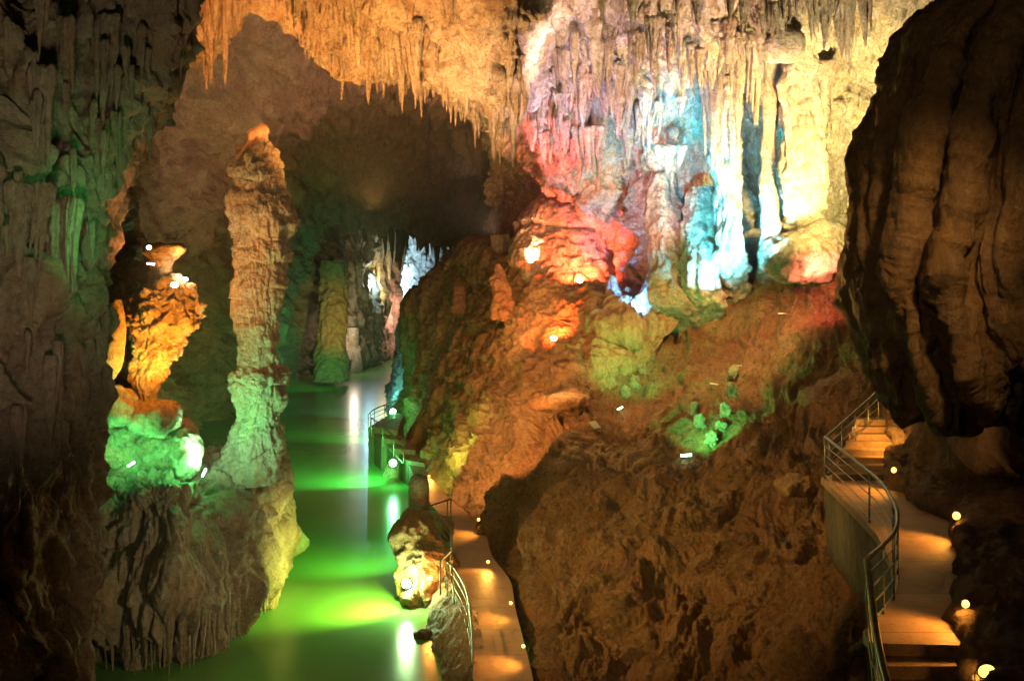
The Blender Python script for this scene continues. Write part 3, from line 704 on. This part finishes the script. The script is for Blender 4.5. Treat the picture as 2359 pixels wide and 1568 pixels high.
boulder((976, 1462), 27.8, (.28, .2, .1), M['dark'], 50, 'flat dark stone off the tip of the blue-lit bank rock')
ctrl = [
 [(960, 1450, 31), (975, 1425, 30.8), (998, 1385, 30.5), (1022, 1355, 30.2), (1050, 1345, 30)],
 [(975, 1510, 28), (988, 1470, 28.1), (1015, 1420, 28.1), (1050, 1388, 28), (1075, 1390, 28)],
 [(1002, 1580, 26), (1014, 1530, 26), (1040, 1475, 26), (1074, 1437, 26), (1100, 1440, 26)],
 [(1022, 1660, 24), (1034, 1600, 24), (1060, 1545, 24), (1087, 1503, 24), (1110, 1507, 24)],
 [(1030, 1800, 21.5), (1042, 1730, 21.5), (1066, 1670, 21.5), (1090, 1612, 21.5), (1120, 1616, 21.5)]]
bk = sheet('bank_rock', ctrl, 160, 80, M['lime'], [('n', .8, .2, 3), ('r', 1.5, .16, 4), ('n', 5, .03, 3)], 51, warp=.3, flip=False)
tag(bk, 'long blue-lit rock bank between the river and the lower path', 'rock')

# ------------------------------------------------------------------ lower path
Lp = [(1096, 1700), (1090, 1568), (1084, 1490), (1070, 1412), (1040, 1345), (1046, 1285), (1034, 1222), (1010, 1180), (985, 1150), (958, 1105)]
Rp = [(1240, 1700), (1220, 1568), (1200, 1480), (1180, 1400), (1168, 1335), (1128, 1280), (1110, 1222), (1070, 1180), (1034, 1150), (994, 1105)]
def path_strip(name, L, R_, z, thick, n, mat, z2=None):
    L = [PZ(x, y, z) for x, y in L]; R_ = [PZ(x, y, z) for x, y in R_]
    L = smooth_path(L, n); R_ = smooth_path(R_, n)
    V = []; Fc = []
    for a, b in zip(L, R_):
        b = (b[0] + .08, b[1], b[2])
        V += [(a[0], a[1], z), (b[0], b[1], z), (b[0], b[1], z - thick), (a[0], a[1], z - thick)]
    for i in range(n - 1):
        o = i * 4
        for k in range(4): Fc.append((o + k, o + (k + 1) % 4, o + 4 + (k + 1) % 4, o + 4 + k))
    Fc += [(0, 1, 2, 3), tuple((n - 1) * 4 + k for k in (3, 2, 1, 0))]
    return struct(new_obj(name, V, Fc, mat, smooth=False)), L, R_
_, LL, RR = path_strip('path', Lp, Rp, 1.0, 1.3, 60, M['conc'])
# steps climbing away along the foot of the cliff
stp = empty('staircase', PZ(975, 1100, 1.0), 'narrow lamp-lit staircase running along the river to the far railing', 'staircase')
pts = [((958, 1105), (994, 1105), 1.0), ((938, 1062), (978, 1068), 1.15), ((905, 1036), (956, 1040), 1.35), ((878, 1014), (935, 1020), 1.55), ((856, 998), (918, 1004), 1.75)]
org = np.array(stp.location)
for i in range(4):
    a, b, z = pts[i]; a2, b2, z2 = pts[i + 1]
    A = PZ(*a, z); B = PZ(*b, z); A2 = PZ(*a2, z); B2 = PZ(*b2, z)
    loop = [(A[0] - org[0], A[1] - org[1]), (B[0] - org[0], B[1] - org[1]), (B2[0] - org[0], B2[1] - org[1]), (A2[0] - org[0], A2[1] - org[1])]
    prism('flight', loop, -org[2] - .4, z + .04 * i - org[2], M['wall'], stp)
A = PZ(848, 992, 1.75); B = PZ(915, 1000, 1.75); A2 = PZ(905, 958, 1.75); B2 = PZ(930, 962, 1.75)
prism('landing', [(q[0] - org[0], q[1] - org[1]) for q in (A, B, B2, A2)], -org[2] - .4, 1.95 - org[2], M['wall'], stp)

# ------------------------------------------------------------------ railings
def railing(base, tops_h, posts, label, nbars=4, pr=.028, hr=.034, mat=None, name='railing', n=40):
    mat = mat or M['rail']; base = np.array(base, float); o0 = base[0].copy()
    root = empty(name, tuple(o0), label, 'railing')
    pth = np.array(smooth_path(base - o0, n)) if len(base) > 2 else np.linspace(base[0] - o0, base[-1] - o0, n)
    bars('handrail', [[tuple(p + (0, 0, tops_h)) for p in pth]], hr, mat, root, 10)
    for k in range(nbars):
        h = tops_h * (k + .35) / (nbars + .25)
        bars('bar', [[tuple(p + (0, 0, h)) for p in pth]], pr * .5, mat, root, 6)
    for f in posts:
        i = f * (n - 1); a = int(min(i, n - 2)); p = pth[a] * (1 - (i - a)) + pth[a + 1] * (i - a)
        pb = bars('post', [[tuple(p), tuple(p + (0, 0, tops_h))]], pr * .8, mat, root, 8)
    return root
# upper railing: ground points found from the handrail seen in the photograph
UP = 5.16
hb = [(1899.8, 1005.5), (1968.7, 1060.2), (2025.7, 1107.7), (2054.2, 1150.4), (2066, 1183.7), (2061, 1221.7), (2035, 1252.6), (1997, 1285.8)]
gb = []
for x, y in hb:
    D = 3.84 * F / (y - HZ); gb.append(((x - CX) / F * D, D, UP))
railing(gb, 1.0, [0, .22, .45, .60, .74, .86, 1], 'curved green-grey railing along the edge of the upper path', 4)
g0 = gb[0]; g1 = ((2023 - CX) / F * 26, 26.0, 6.1)
railing([(g0[0] + .02, g0[1] + .06, g0[2]), g1], .95, [.08, .3, .55, .8, 1], 'straight railing climbing beside the upper flight of steps', 4)
ge = gb[-1]
railing([(ge[0] - .03, ge[1] - .06, ge[2]), (4.50, 12.1, 4.35), (4.36, 10.6, 3.55)], 1.0, [0.01, .3, .55, .8, 1], 'nearest railing dropping down beside the steps at the bottom edge', 3, .03, .045)
# lower path railings
n = len(LL)
def sub(a, b, k=8, dx=.06):
    idx = np.linspace(a * (n - 1), b * (n - 1), k).astype(int); return [(LL[i][0] + dx, LL[i][1], 1.0) for i in idx]
def bypx(L, z=1.0): return [PZ(x, y, z) for x, y in L]
railing(bypx([(1088, 1640), (1088, 1570), (1083, 1500), (1072, 1440), (1046, 1386), (1030, 1372)]), .95, [0, .3, .55, .8, 1], 'pale railing beside the river at the bottom of the lower path', 3, .02, .024)
railing(bypx([(1014, 1368), (1038, 1342)]), .95, [0, .5, 1], 'short railing piece behind the rock pillar', 3)
railing(bypx([(1040, 1336), (1038, 1292), (1018, 1262), (1004, 1244)]), .95, [0, .35, .7, 1], 'curved railing between the pillar and the lower path', 4)
railing(bypx([(1002, 1240), (980, 1232)]), .95, [0, .5, 1], 'short ladder-like railing end against the rock pillar', 4)
railing(bypx([(984, 1228), (1038, 1208)]), .95, [0, .85, 1], 'amber-lit rail crossing from the pillar to the path corner', 1)
railing([PZ(848, 1000, 1.9), PZ(862, 985, 1.9), PZ(912, 962, 1.9)], 1.0, [0, .25, .5, .75, 1], 'tiny far railing at the landing over the river', 4)
railing([PZ(855, 1006, 1.7), PZ(895, 1040, 1.4), PZ(930, 1075, 1.1)], 1.0, [0, .33, .66, 1], 'thin river-side railing beside the lamp-lit staircase', 2)

# ------------------------------------------------------------------ upper path and steps
edge = [(p[0] - .06, p[1]) for p in gb]
rightpx = [(2070, 1105), (2110, 1150), (2200, 1200), (2225, 1260), (2225, 1340), (2225, 1430), (2222, 1492)]
rw = [((x - CX) / F * (4.84 * F / (y - HZ)), 4.84 * F / (y - HZ)) for x, y in rightpx]
front = (4.84, 13.2)
loop = [(edge[0][0], edge[0][1] + .1)] + edge[1:] + [front] + [(rw[-1][0] + .5, 13.1)] + [(a + .5, b) for a, b in rw[::-1][1:]] + [(rw[0][0] + .6, 24.6), (8.0, 24.6)]
def cap(name, loop, z0, z1, mat):
    return struct(prism(name, loop, z0, z1, mat))
cap('path', loop, UP - .16, UP, M['conc'])
# retaining wall under the curved edge
wl = [(p[0] + .02, p[1]) for p in edge]; V = []; Fc = []
for i, (x, y) in enumerate(wl): V += [(x + .03, y + .02, UP - .165), (x + .1, y + .02, UP - 1.9)]
for i in range(len(wl) - 1): Fc.append((2 * i, 2 * i + 1, 2 * i + 3, 2 * i + 2))
rw_ = new_obj('retaining_wall', V, Fc, M['wall']); md = rw_.modifiers.new('t', 'SOLIDIFY'); md.thickness = .15
tag(rw_, 'stained concrete retaining wall under the curved upper path', 'wall')
us = empty('staircase', (8.9, 23.8, UP), 'worn concrete steps climbing up from the upper path under the hanging rock', 'staircase')
for k in range(8):
    t = k * .29; x0 = -1.25 + t * .62; z = .145 * (k + 1)
    lp = [(x0, t), (x0 + 2.3, t + .02), (x0 + 2.5, t + .305), (x0 + .16, t + .305)]
    b = prism('step', lp, -.9, z, M['conc'], us)
ds = empty('staircase', (5.4, 13.2, UP), 'dark steps leading down from the upper path at the bottom edge', 'staircase')
for k in range(8):
    t = -.33 * k; x0 = -.62 - .05 * k; z = -.17 * (k + 1)
    prism('step', [(x0, t - .34), (x0 + 2.0, t - .34), (x0 + 2.0, t), (x0, t)], -2.4, z, M['conc'], ds)

# ------------------------------------------------------------------ lamps
def aim(o, tgt):
    from mathutils import Vector
    d = Vector(tgt) - Vector(o.matrix_world.translation if o.parent else o.location)
    o.rotation_mode = 'QUATERNION'; o.rotation_quaternion = d.to_track_quat('-Z', 'Y')
def light(loc, col, w, tgt=None, ang=100, blend=.7, r=.15, name='lamp_or_fill_light'):  # used for real lamps and for added fill lights with no fitting
    l = bpy.data.lights.new(name, 'SPOT' if tgt is not None else 'POINT'); l.color = col; l.energy = w; l.shadow_soft_size = r
    if tgt is not None: l.spot_size = math.radians(ang); l.spot_blend = blend
    o = bpy.data.objects.new(name, l); COL.objects.link(o); o.location = loc
    if tgt is not None: aim(o, tgt)
    return o
def toward_cam(p, d):
    v = np.array([0, 0, CAMZ]) - np.array(p); v /= np.linalg.norm(v); return tuple(np.array(p) + v * d)
def bulb(x, y, D, r, mat, label, cat='lamp', group=None, col=None, w=0, tgt=None, ang=110, lift=.12):
    """round bulkhead lamp: back plate, guard ring, glass"""
    d_ = snap(x, y, (9, 10, 13, 44), r * .9)
    if d_ is not None and abs(d_ - D) < 3: D = d_
    c = P(x, y, D); root = empty('lamp', c, label, cat, group)
    th = [np.linspace(0, math.pi / 2, 7)]; V = []; Fc = []
    ns = 14
    for i in range(7):
        a = i / 6 * math.pi / 2
        for k in range(ns):
            b = 2 * math.pi * k / ns; V.append((r * math.cos(a) * math.cos(b), -r * .95 * math.sin(a), r * math.cos(a) * math.sin(b)))
    for i in range(6):
        for k in range(ns): Fc.append((i * ns + k, i * ns + (k + 1) % ns, (i + 1) * ns + (k + 1) % ns, (i + 1) * ns + k))
    new_obj('glass', V, Fc, mat, root)
    ringp = [(r * 1.06 * math.cos(t), 0, r * 1.06 * math.sin(t)) for t in np.linspace(0, 2 * math.pi, 17)]
    bars('guard_ring', [ringp], r * .12, M['iron'], root, 6)
    bars('back_plate', [[(0, .0, 0), (0, r * .5, 0)]], r * 1.1, M['iron'], root, 14)
    if w:
        light(tuple(np.array(toward_cam(c, r * 1.6)) + (0, 0, lift)), col, w, tgt, ang)
    return root
def flood(x, y, D, s, mat, label, col, w, tgt, ang=110, tubey=False, rot=0.0, group=None, r=.1):
    """floodlight box with glass front aimed at its target, or a slim tube lamp"""
    if D > 29:
        d_ = snap(x, y, (9, 10, 24, 16), s * 1.6)
        if d_ is not None and abs(d_ - D) < 6: D = d_
    c = np.array(P(x, y, D)); root = empty('floodlight' if not tubey else 'tube_lamp', tuple(c), label, 'lamp', group)
    if tubey:
        d = np.array([math.cos(rot), -.1, math.sin(rot)]) * s
        bars('tube', [[tuple(-d), tuple(d)]], s * .22, mat, root, 10)
        bars('end_cap', [[tuple(-d * 1.12), tuple(-d * .96)]], s * .26, M['iron'], root, 10)
        bars('end_cap', [[tuple(d * .96), tuple(d * 1.12)]], s * .26, M['iron'], root, 10)
        light(tuple(c + np.array([0, -.25, .2]) * (1 if c[1] < 29 else 3.5)), col, w, tgt, ang, r=r)
    else:
        V = []; Fc = []; ns = 16
        for q in range(5):
            an = q / 4 * math.pi / 2
            for k in range(ns):
                b = 2 * math.pi * k / ns; V.append((s * math.cos(an) * math.cos(b), -s * .45 * math.sin(an), s * .8 * math.cos(an) * math.sin(b)))
        for q in range(4):
            for k in range(ns): Fc.append((q * ns + k, q * ns + (k + 1) % ns, (q + 1) * ns + (k + 1) % ns, (q + 1) * ns + k))
        new_obj('glass', V, Fc, mat, root)
        bars('housing', [[(0, .02, 0), (0, s * .5, 0), (0, s * .9, 0)]], [s * 1.1, s * 1.0, s * .5], M['iron'], root, 16)
        bars('bracket', [[(-s * 1.2, s * .3, 0), (-s * 1.2, s * .3, -s * 1.5), (s * 1.2, s * .3, -s * 1.5), (s * 1.2, s * .3, 0)]], s * .08, M['iron'], root, 6)
        t = np.array(tgt) - c; t /= np.linalg.norm(t)
        light(tuple(c + t * s * 1.8 + np.array([0, -s * .9, s * .6])), col, w, tgt, ang, r=r)
    return root
GR = (.12, 1, .22); GW = (.35, 1, .45); AM = (1, .42, .05); OR = (1, .22, .04); CY = (.10, .68, 1); BL = (.08, .35, 1); YE = (1, .70, .13); WA = (1, .66, .36); PK = (1, .30, .26)

# river lamps (round, green-white)
bulb(935, 862, 84, .2, M['e_green'], 'round green lamp on the mossy rock at the far cliff foot', col=GR, w=70)
bulb(905, 948, 60, .18, M['e_green'], 'round starry green lamp above the far landing', col=GR, w=90)
bulb(905, 1066, 48, .17, M['e_green'], 'round starry green lamp on the water beside the staircase', col=GR, w=140)
bulb(936, 1343, 29.7, .14, M['e_green'], 'brilliant green-white lamp at the foot of the rock pillar', col=(.6, 1, .4), w=350)
# beams skimming the water
for x, y, D, tx, ty, w, c in [(900, 1050, 47.5, 720, 1085, 3800, GR), (898, 950, 59, 740, 960, 2500, GR), (925, 1320, 29.5, 760, 1390, 2600, (.75, 1, .08)), (915, 1180, 33, 720, 1250, 1800, (.25, 1, .1)), (925, 862, 83, 800, 870, 2500, (.9, .6, .2)), (900, 905, 70, 800, 915, 2200, (.1, .7, 1))]:
    light(P(x, y - 14, D), c, w, PZ(tx, ty, 0), 110, 1.0)
# ledge and alcove
flood(303, 1068, 25.4, .12, M['e_gtube'], 'slanting bright green-white tube lamp on the left ledge', GR, 240, P(255, 960, 27), 150, True, .55)
flood(470, 1088, 26.6, .12, M['e_gtube'], 'dazzling green tube lamp at the foot of the tall stalagmite', GW, 1000, P(590, 850, 30), 130, True, 1.1)
light(P(440, 1075, 26.5), GR, 70)
flood(402, 656, 26.2, .10, M['e_white'], 'brightest white floodlight on top of the amber flowstone', (1, .48, .13), 600, P(800, 60, 35), 80)
flood(428, 643, 26.5, .06, M['e_blue'], 'small bluish lamp right of the brightest floodlight', WA, 200, P(470, 500, 40), 120)
flood(348, 608, 26.1, .11, M['e_white'], 'slim white tube lamp below the mushroom-shaped rock', AM, 50, P(370, 570, 26), 150, True, -.1)
flood(343, 570, 26.6, .07, M['e_white'], 'small pale lamp left of the mushroom-shaped rock', OR, 2500, P(490, 60, 33), 40)
light(P(365, 935, 25.5), (1, .28, .015), 1200, P(360, 800, 26), 120)
light(P(420, 800, 24.6), (1, .30, .02), 1100, P(350, 760, 26), 130)
light(P(285, 1035, 25.6), GR, 60, P(260, 930, 29), 130)
light(P(365, 1045, 25.9), GR, 60, P(370, 990, 29), 130)
light(P(235, 930, 24.8), GR, 150, P(245, 830, 26), 100)
light(P(400, 330, 34), (1, .46, .12), 3500, P(900, 60, 35), 88, 1.0)  # this and the next lights hang in open air, added for the ceiling
light(P(860, 480, 27), (1, .43, .10), 14000, P(850, 60, 34), 96, 1.0)
light(P(1060, 420, 29), (1, .66, .36), 3000, P(1120, 100, 35), 80, 1.0)
light(P(560, 300, 27), (1, .28, .05), 1800, P(480, 60, 33), 80)
# arch, neutral warm: one spotlight, then added lights without fittings
flood(1060, 688, 57, .2, M['e_white'], 'lone white spotlight on the skyline of the cliff', (1, .60, .30), 7000, P(850, 330, 60), 100)
light(P(1150, 540, 48), (1, .56, .28), 11000, P(800, 200, 52), 110, 1.0)
light(P(770, 70, 41), (1, .68, .38), 34000, P(470, 480, 46), 130, 1.0)  # added out of view above the fringe to rake the vault
light(P(420, 1020, 38), (.95, .85, .35), 2200, P(430, 700, 48), 120, 1.0)
light(P(1330, 180, 32.5), (1, .62, .55), 2600, P(1180, 100, 36), 110)  # added in open air to brighten the dark gap beside the ceiling
light(P(560, 1010, 40), (.9, .8, .3), 900, P(430, 900, 50), 120)
light(P(840, 850, 78), (.1, .8, .2), 1500, P(620, 700, 80), 130)
# cliff and dome
flood(1275, 779, 44.6, .16, M['e_red'], 'red floodlight low on the cliff face', (1, .09, .02), 1300, P(1290, 720, 48), 130)
flood(1222, 600, 48.8, .16, M['e_red'], 'white-hot floodlight at the left foot of the dome', (1, .30, .16), 5500, P(1245, 555, 52), 120)
flood(1335, 646, 47.4, .16, M['e_red'], 'orange floodlight on the shelf in front of the dome', (1, .10, .04), 5000, P(1340, 520, 52), 130)
flood(1480, 712, 43, .15, M['e_blue'], 'brilliant blue-white floodlight beside the pointed stalagmite', BL, 2600, P(1420, 690, 45), 150)
flood(1532, 708, 42.6, .10, M['e_blue'], 'smaller blue lamp right of the brilliant blue one', CY, 4500, P(1600, 520, 45), 100)
# lights without fittings for the right wall, some added in open air
light(P(1640, 660, 41), CY, 2600, P(1620, 480, 44), 120)
light(P(1760, 590, 39), (.3, .8, 1), 1800, P(1750, 420, 41), 120)
light(P(1930, 520, 34.5), (1, .80, .26), 11500, P(1870, 330, 39), 110)
light(P(1960, 440, 31.5), (1, .76, .42), 6500, P(1800, 120, 36), 130)
light(P(1590, 560, 36.5), (.08, .62, 1), 9000, P(1590, 330, 43), 66, 1.0)
light(P(1520, 330, 37), (.08, .6, 1), 2600, P(1530, 230, 42), 60, 1.0)
light(P(1700, 640, 39), (.12, .7, 1), 5500, P(1700, 450, 43), 90, 1.0)
light(P(1480, 520, 40.5), PK, 1500, P(1445, 400, 47), 110)
light(P(1210, 420, 41), (1, .16, .16), 2600, P(1290, 330, 44), 110)
light(P(1350, 420, 38), (.72, .50, .9), 3000, P(1350, 130, 40), 120)
light(P(1690, 330, 34.5), (1, .50, .40), 2600, P(1650, 120, 38), 120)
light(P(1900, 640, 38), (1, .22, .14), 1200, P(1850, 600, 42), 140)
# added warm lights on the cliff, no fittings
light(P(1190, 690, 43), (1, .40, .12), 1600, P(1050, 730, 66), 120, 1.0)
light(P(1130, 960, 35), (1, .38, .10), 3200, P(1130, 900, 45), 120)
light(P(1010, 1060, 41), (.75, .85, .12), 700, P(1030, 950, 47), 130)
light(P(1330, 740, 35), (1, .42, .12), 1300, P(1230, 820, 46), 130)
# slope greens, then lights without fittings, mostly added fills
flood(1428, 940, 37.6, .12, M['e_gtube'], 'green tube lamp in the left hollow of the clay slope', GR, 1100, P(1455, 820, 41), 90, True, .5)
flood(1580, 1048, 31.4, .19, M['e_gtube'], 'long green tube lamp in the right hollow of the clay slope', GR, 1500, P(1665, 900, 37), 90, True, .08)
light(P(1700, 600, 38), (1, .55, .16), 2600, P(1650, 800, 41), 120)
light(P(262, 600, 20.8), (1, .56, .15), 10000, P(1480, 1180, 27), 58, 1.0, r=.3)  # slope fill added in open air, no fitting
light((-2.5, 14, 11), (.8, .85, .22), 1800, P(1230, 1200, 29), 40, 1.0, r=.3)
light((5.2, 9, 13), (1, .50, .15), 900, P(1600, 1350, 22), 50, 1.0, r=.3)
light(P(1720, 760, 19), (1, .45, .12), 700, P(1990, 480, 16.5), 80, 1.0)
light(P(360, 620, 19.2), (1, .3, .08), 160, P(300, 480, 18.5), 120, 1.0)
light((4, 14, 9.5), (1, .68, .34), 1700, P(610, 620, 30), 26, 1.0)  # side fill added for the tall stalagmite, source unseen
light(P(968, 1440, 29.2), CY, 60, P(1010, 1455, 28), 120, 1.0)
light((-1.5, 8, 15), (1, .64, .20), 2300, P(1430, 1080, 30), 52, 1.0, r=.5)  # frontal slope fill added from the camera side
light(P(2170, 1040, 17.5), (1, .5, .18), 45, P(2180, 1000, 20), 150, 1.0)
light((1, 3, 12), (1, .55, .22), 130, P(2230, 120, 13), 50, 1.0)
light(P(1230, 800, 38), (1, .56, .17), 1500, P(1500, 980, 36), 110, 1.0)  # added to lift the dark crest of the near slope
light(P(500, 1050, 27.6), GR, 420, P(565, 900, 30), 70, 1.0)
# dim light on left wall, ledge, hanging rock: mostly added fills without fittings
light((-2.5, 10, 7.0), (1, .74, .40), 500, P(450, 1280, 26), 36, r=.4)
light((3.0, 15, 3.5), (.95, .80, .38), 3000, P(460, 1260, 26), 36, 1.0, r=.3)
light(P(925, 1322, 29.3), (.95, .85, .2), 1500, P(610, 1250, 31), 60, 1.0)
light((-3.5, 7, 8.5), (1, .70, .44), 1300, P(230, 300, 17), 62, r=.4)
light((-1.0, 3, 14), (1, .56, .24), 380, P(2110, 600, 13), 60, 1.0, r=.4)
light(P(300, 560, 15.0), GR, 110, P(230, 500, 17), 100)
light(P(60, 420, 12), (.45, 1, .3), 60, P(100, 420, 16), 100)
# amber path lamps
for x, y, D, l in [(1064, 1197, 36.5, 'amber lamp in the wall left at the turn of the lower path'), (1102, 1196, 36.4, 'amber lamp in the wall right at the turn of the lower path'), (1124, 1293, 31.0, 'amber lamp at the rock foot by the widening of the lower path'),
                   (1176, 1388, 26.4, 'amber lamp hidden in a crack of rock along the lower path'), (1205, 1487, 23.4, 'amber lamp lowest along the lower path'), (988, 1096, 43.3, 'amber lamp behind the round-headed stump'),
                   (936, 1027, 54.2, 'tiny amber lamp beside the first far steps'), (918, 1006, 57, 'tiny amber lamp beside the second far steps'), (904, 990, 59.5, 'tiny amber lamp beside the topmost far steps'), (957, 1052, 50, 'tiny amber lamp beside the nearest of the far steps')]:
    g = PZ(x - 14, y + 30, 1.0)
    bulb(x, y, D, .055 if D > 30 else .045, M['e_orange'], l, col=(1, .42, .06), w=110 if D < 34 else 150, tgt=(g[0] - .6, g[1] - .4, 1.0), ang=105, group='amber lamps along the lower path')
bulb(991, 1331, 29.6, .08, M['e_orange'], 'amber lamp on the flank of the rock pillar', col=(1, .3, .04), w=110)
for x, y, D, r, l in [(2058, 1082, 23.2, .065, 'amber lamp at the foot of the upper steps'), (2202, 1187, 18.9, .075, 'round amber lamp under the dark overhang'),
                      (2223, 1390, 14.3, .055, 'square-looking amber lamp on the rock edge of the upper path')]:
    bulb(x, y, D, r, M['e_orange'], l, col=(1, .38, .05), w=140, tgt=(P(x - 130, y + 120, D)[0], P(x, y, D)[1] - .6, UP), ang=110, group='amber lamps along the upper path')
light(P(2046, 985, 24.4), (1, .42, .06), 120, (9.3, 25, 5.8), 140)
flood(2272, 1545, 11.6, .10, M['e_orange'], 'flaring amber floodlight at the bottom right corner', (1, .45, .08), 60, (5.2, 12.6, 4.6), 150)
# far chamber
light(P(852, 655, 113), (.45, .8, 1), 900)
light(P(885, 655, 115), (1, .8, .4), 800)
light(P(980, 700, 125), (.35, .65, 1), 28000, P(980, 600, 145), 130)
light(P(815, 760, 103), (1, .8, .6), 420)
light(P(790, 820, 86), GR, 1600, P(720, 780, 90), 140, 1.0)
light(P(815, 800, 84), (1, .38, .06), 3500, P(765, 730, 97), 40, 1.0)
light(P(930, 720, 122), (1, .5, .4), 900)

# pale knobs of flowstone round the slope lamps
for k, (x, y, r) in enumerate([(1462, 880, .34), (1440, 905, .3), (1480, 850, .3), (1500, 820, .26), (1690, 860, .3), (1685, 900, .34), (1672, 950, .36), (1660, 990, .36), (1640, 1015, .34), (1612, 975, .34), (1600, 945, .3)]):
    D = snap(x, y, (10,), -.22 * r) or 38
    tag(blob('small_flowstone', P(x, y, D), (r * .7, r * .5, r * 1.1), M['lime'], [('n', 1.6, .5 * r, 3), ('b', 4, .3 * r, 4), ('n', 12, .06, 3)], 100 + k, 50, 70), 'small lump of flowstone lit green by a tube lamp on the clay slope', 'flowstone', 'small flowstones round the tube lamps on the slope')
# little things lying about
def strip(name, x, y, D, w, rot, mat, label):
    D = snap(x, y, (10,), .1) or D
    c = P(x, y, D); d = (math.cos(rot) * w, 0, math.sin(rot) * w)
    o = bars(name, [[(-d[0], 0, -d[2]), d]], w * .14, mat, None, 6); o.location = c
    return tag(o, label, 'tube lamp')
strip('tube_lamp', 1801, 722, 39.4, .17, 0, M['pale'], 'unlit pale tube lamp high on the reddish part of the slope')
strip('tube_lamp', 1700, 842, 36.6, .15, .05, M['pale'], 'unlit pale tube lamp in the middle of the slope')
strip('tube_lamp', 1645, 884, 35.4, .18, -.1, M['pale'], 'unlit tube lamp just left below the middle one on the slope')
pp = new_obj('paper_sheet', [(-.22, 0, .1), (.05, -.05, .16), (.25, -.1, -.08), (.0, -.02, -.14), (-.22, .01, .09), (.05, -.04, .15), (.25, -.09, -.09), (.0, -.01, -.15)], [(0, 1, 2, 3), (7, 6, 5, 4), (0, 4, 5, 1), (1, 5, 6, 2), (2, 6, 7, 3), (3, 7, 4, 0)], M['pale'], smooth=False)
pp.location = P(1368, 978, snap(1368, 978, (10,), .15) or 36.4); tag(pp, 'crumpled pale sheet lying on the clay slope', 'litter')

# ------------------------------------------------------------------ camera, world, render
cam = bpy.data.cameras.new('camera'); co = bpy.data.objects.new('camera', cam); COL.objects.link(co)
cam.lens = 35; cam.sensor_width = 36; co.location = (0, 0, CAMZ); co.rotation_euler = (math.radians(90), 0, 0)
cam.shift_y = -(784 - HZ) / 2358; cam.clip_end = 1000; cam.clip_start = .1
SC.camera = co
w = bpy.data.worlds.new('World'); SC.world = w; w.use_nodes = True
w.node_tree.nodes['Background'].inputs[0].default_value = (.9, .75, .5, 1); w.node_tree.nodes['Background'].inputs[1].default_value = .003
SC.view_settings.view_transform = 'Standard'; SC.view_settings.look = 'None'; SC.view_settings.exposure = .18
SC.cycles.max_bounces = 5; SC.cycles.diffuse_bounces = 3; SC.cycles.glossy_bounces = 2
SC.cycles.use_denoising = True; SC.cycles.sample_clamp_indirect = 4

hz = new_obj('haze', [(x, y, z) for z in (-3, 42) for x, y in ((-80, -14), (105, -14), (105, 250), (-80, 250))], [(0, 3, 2, 1), (4, 5, 6, 7), (0, 1, 5, 4), (1, 2, 6, 5), (2, 3, 7, 6), (3, 0, 4, 7)], M['pale'], smooth=False)
hm = bpy.data.materials.new('cave_air'); hm.use_nodes = True; t = hm.node_tree; t.nodes.clear()
out = t.nodes.new('ShaderNodeOutputMaterial'); pv = t.nodes.new('ShaderNodeVolumePrincipled')
pv.inputs['Density'].default_value = .0005; pv.inputs['Color'].default_value = (.78, .85, .92, 1)
t.links.new(pv.outputs[0], out.inputs['Volume']); hz.data.materials.clear(); hz.data.materials.append(hm); hz['kind'] = 'stuff'
SC.cycles.volume_bounces = 0
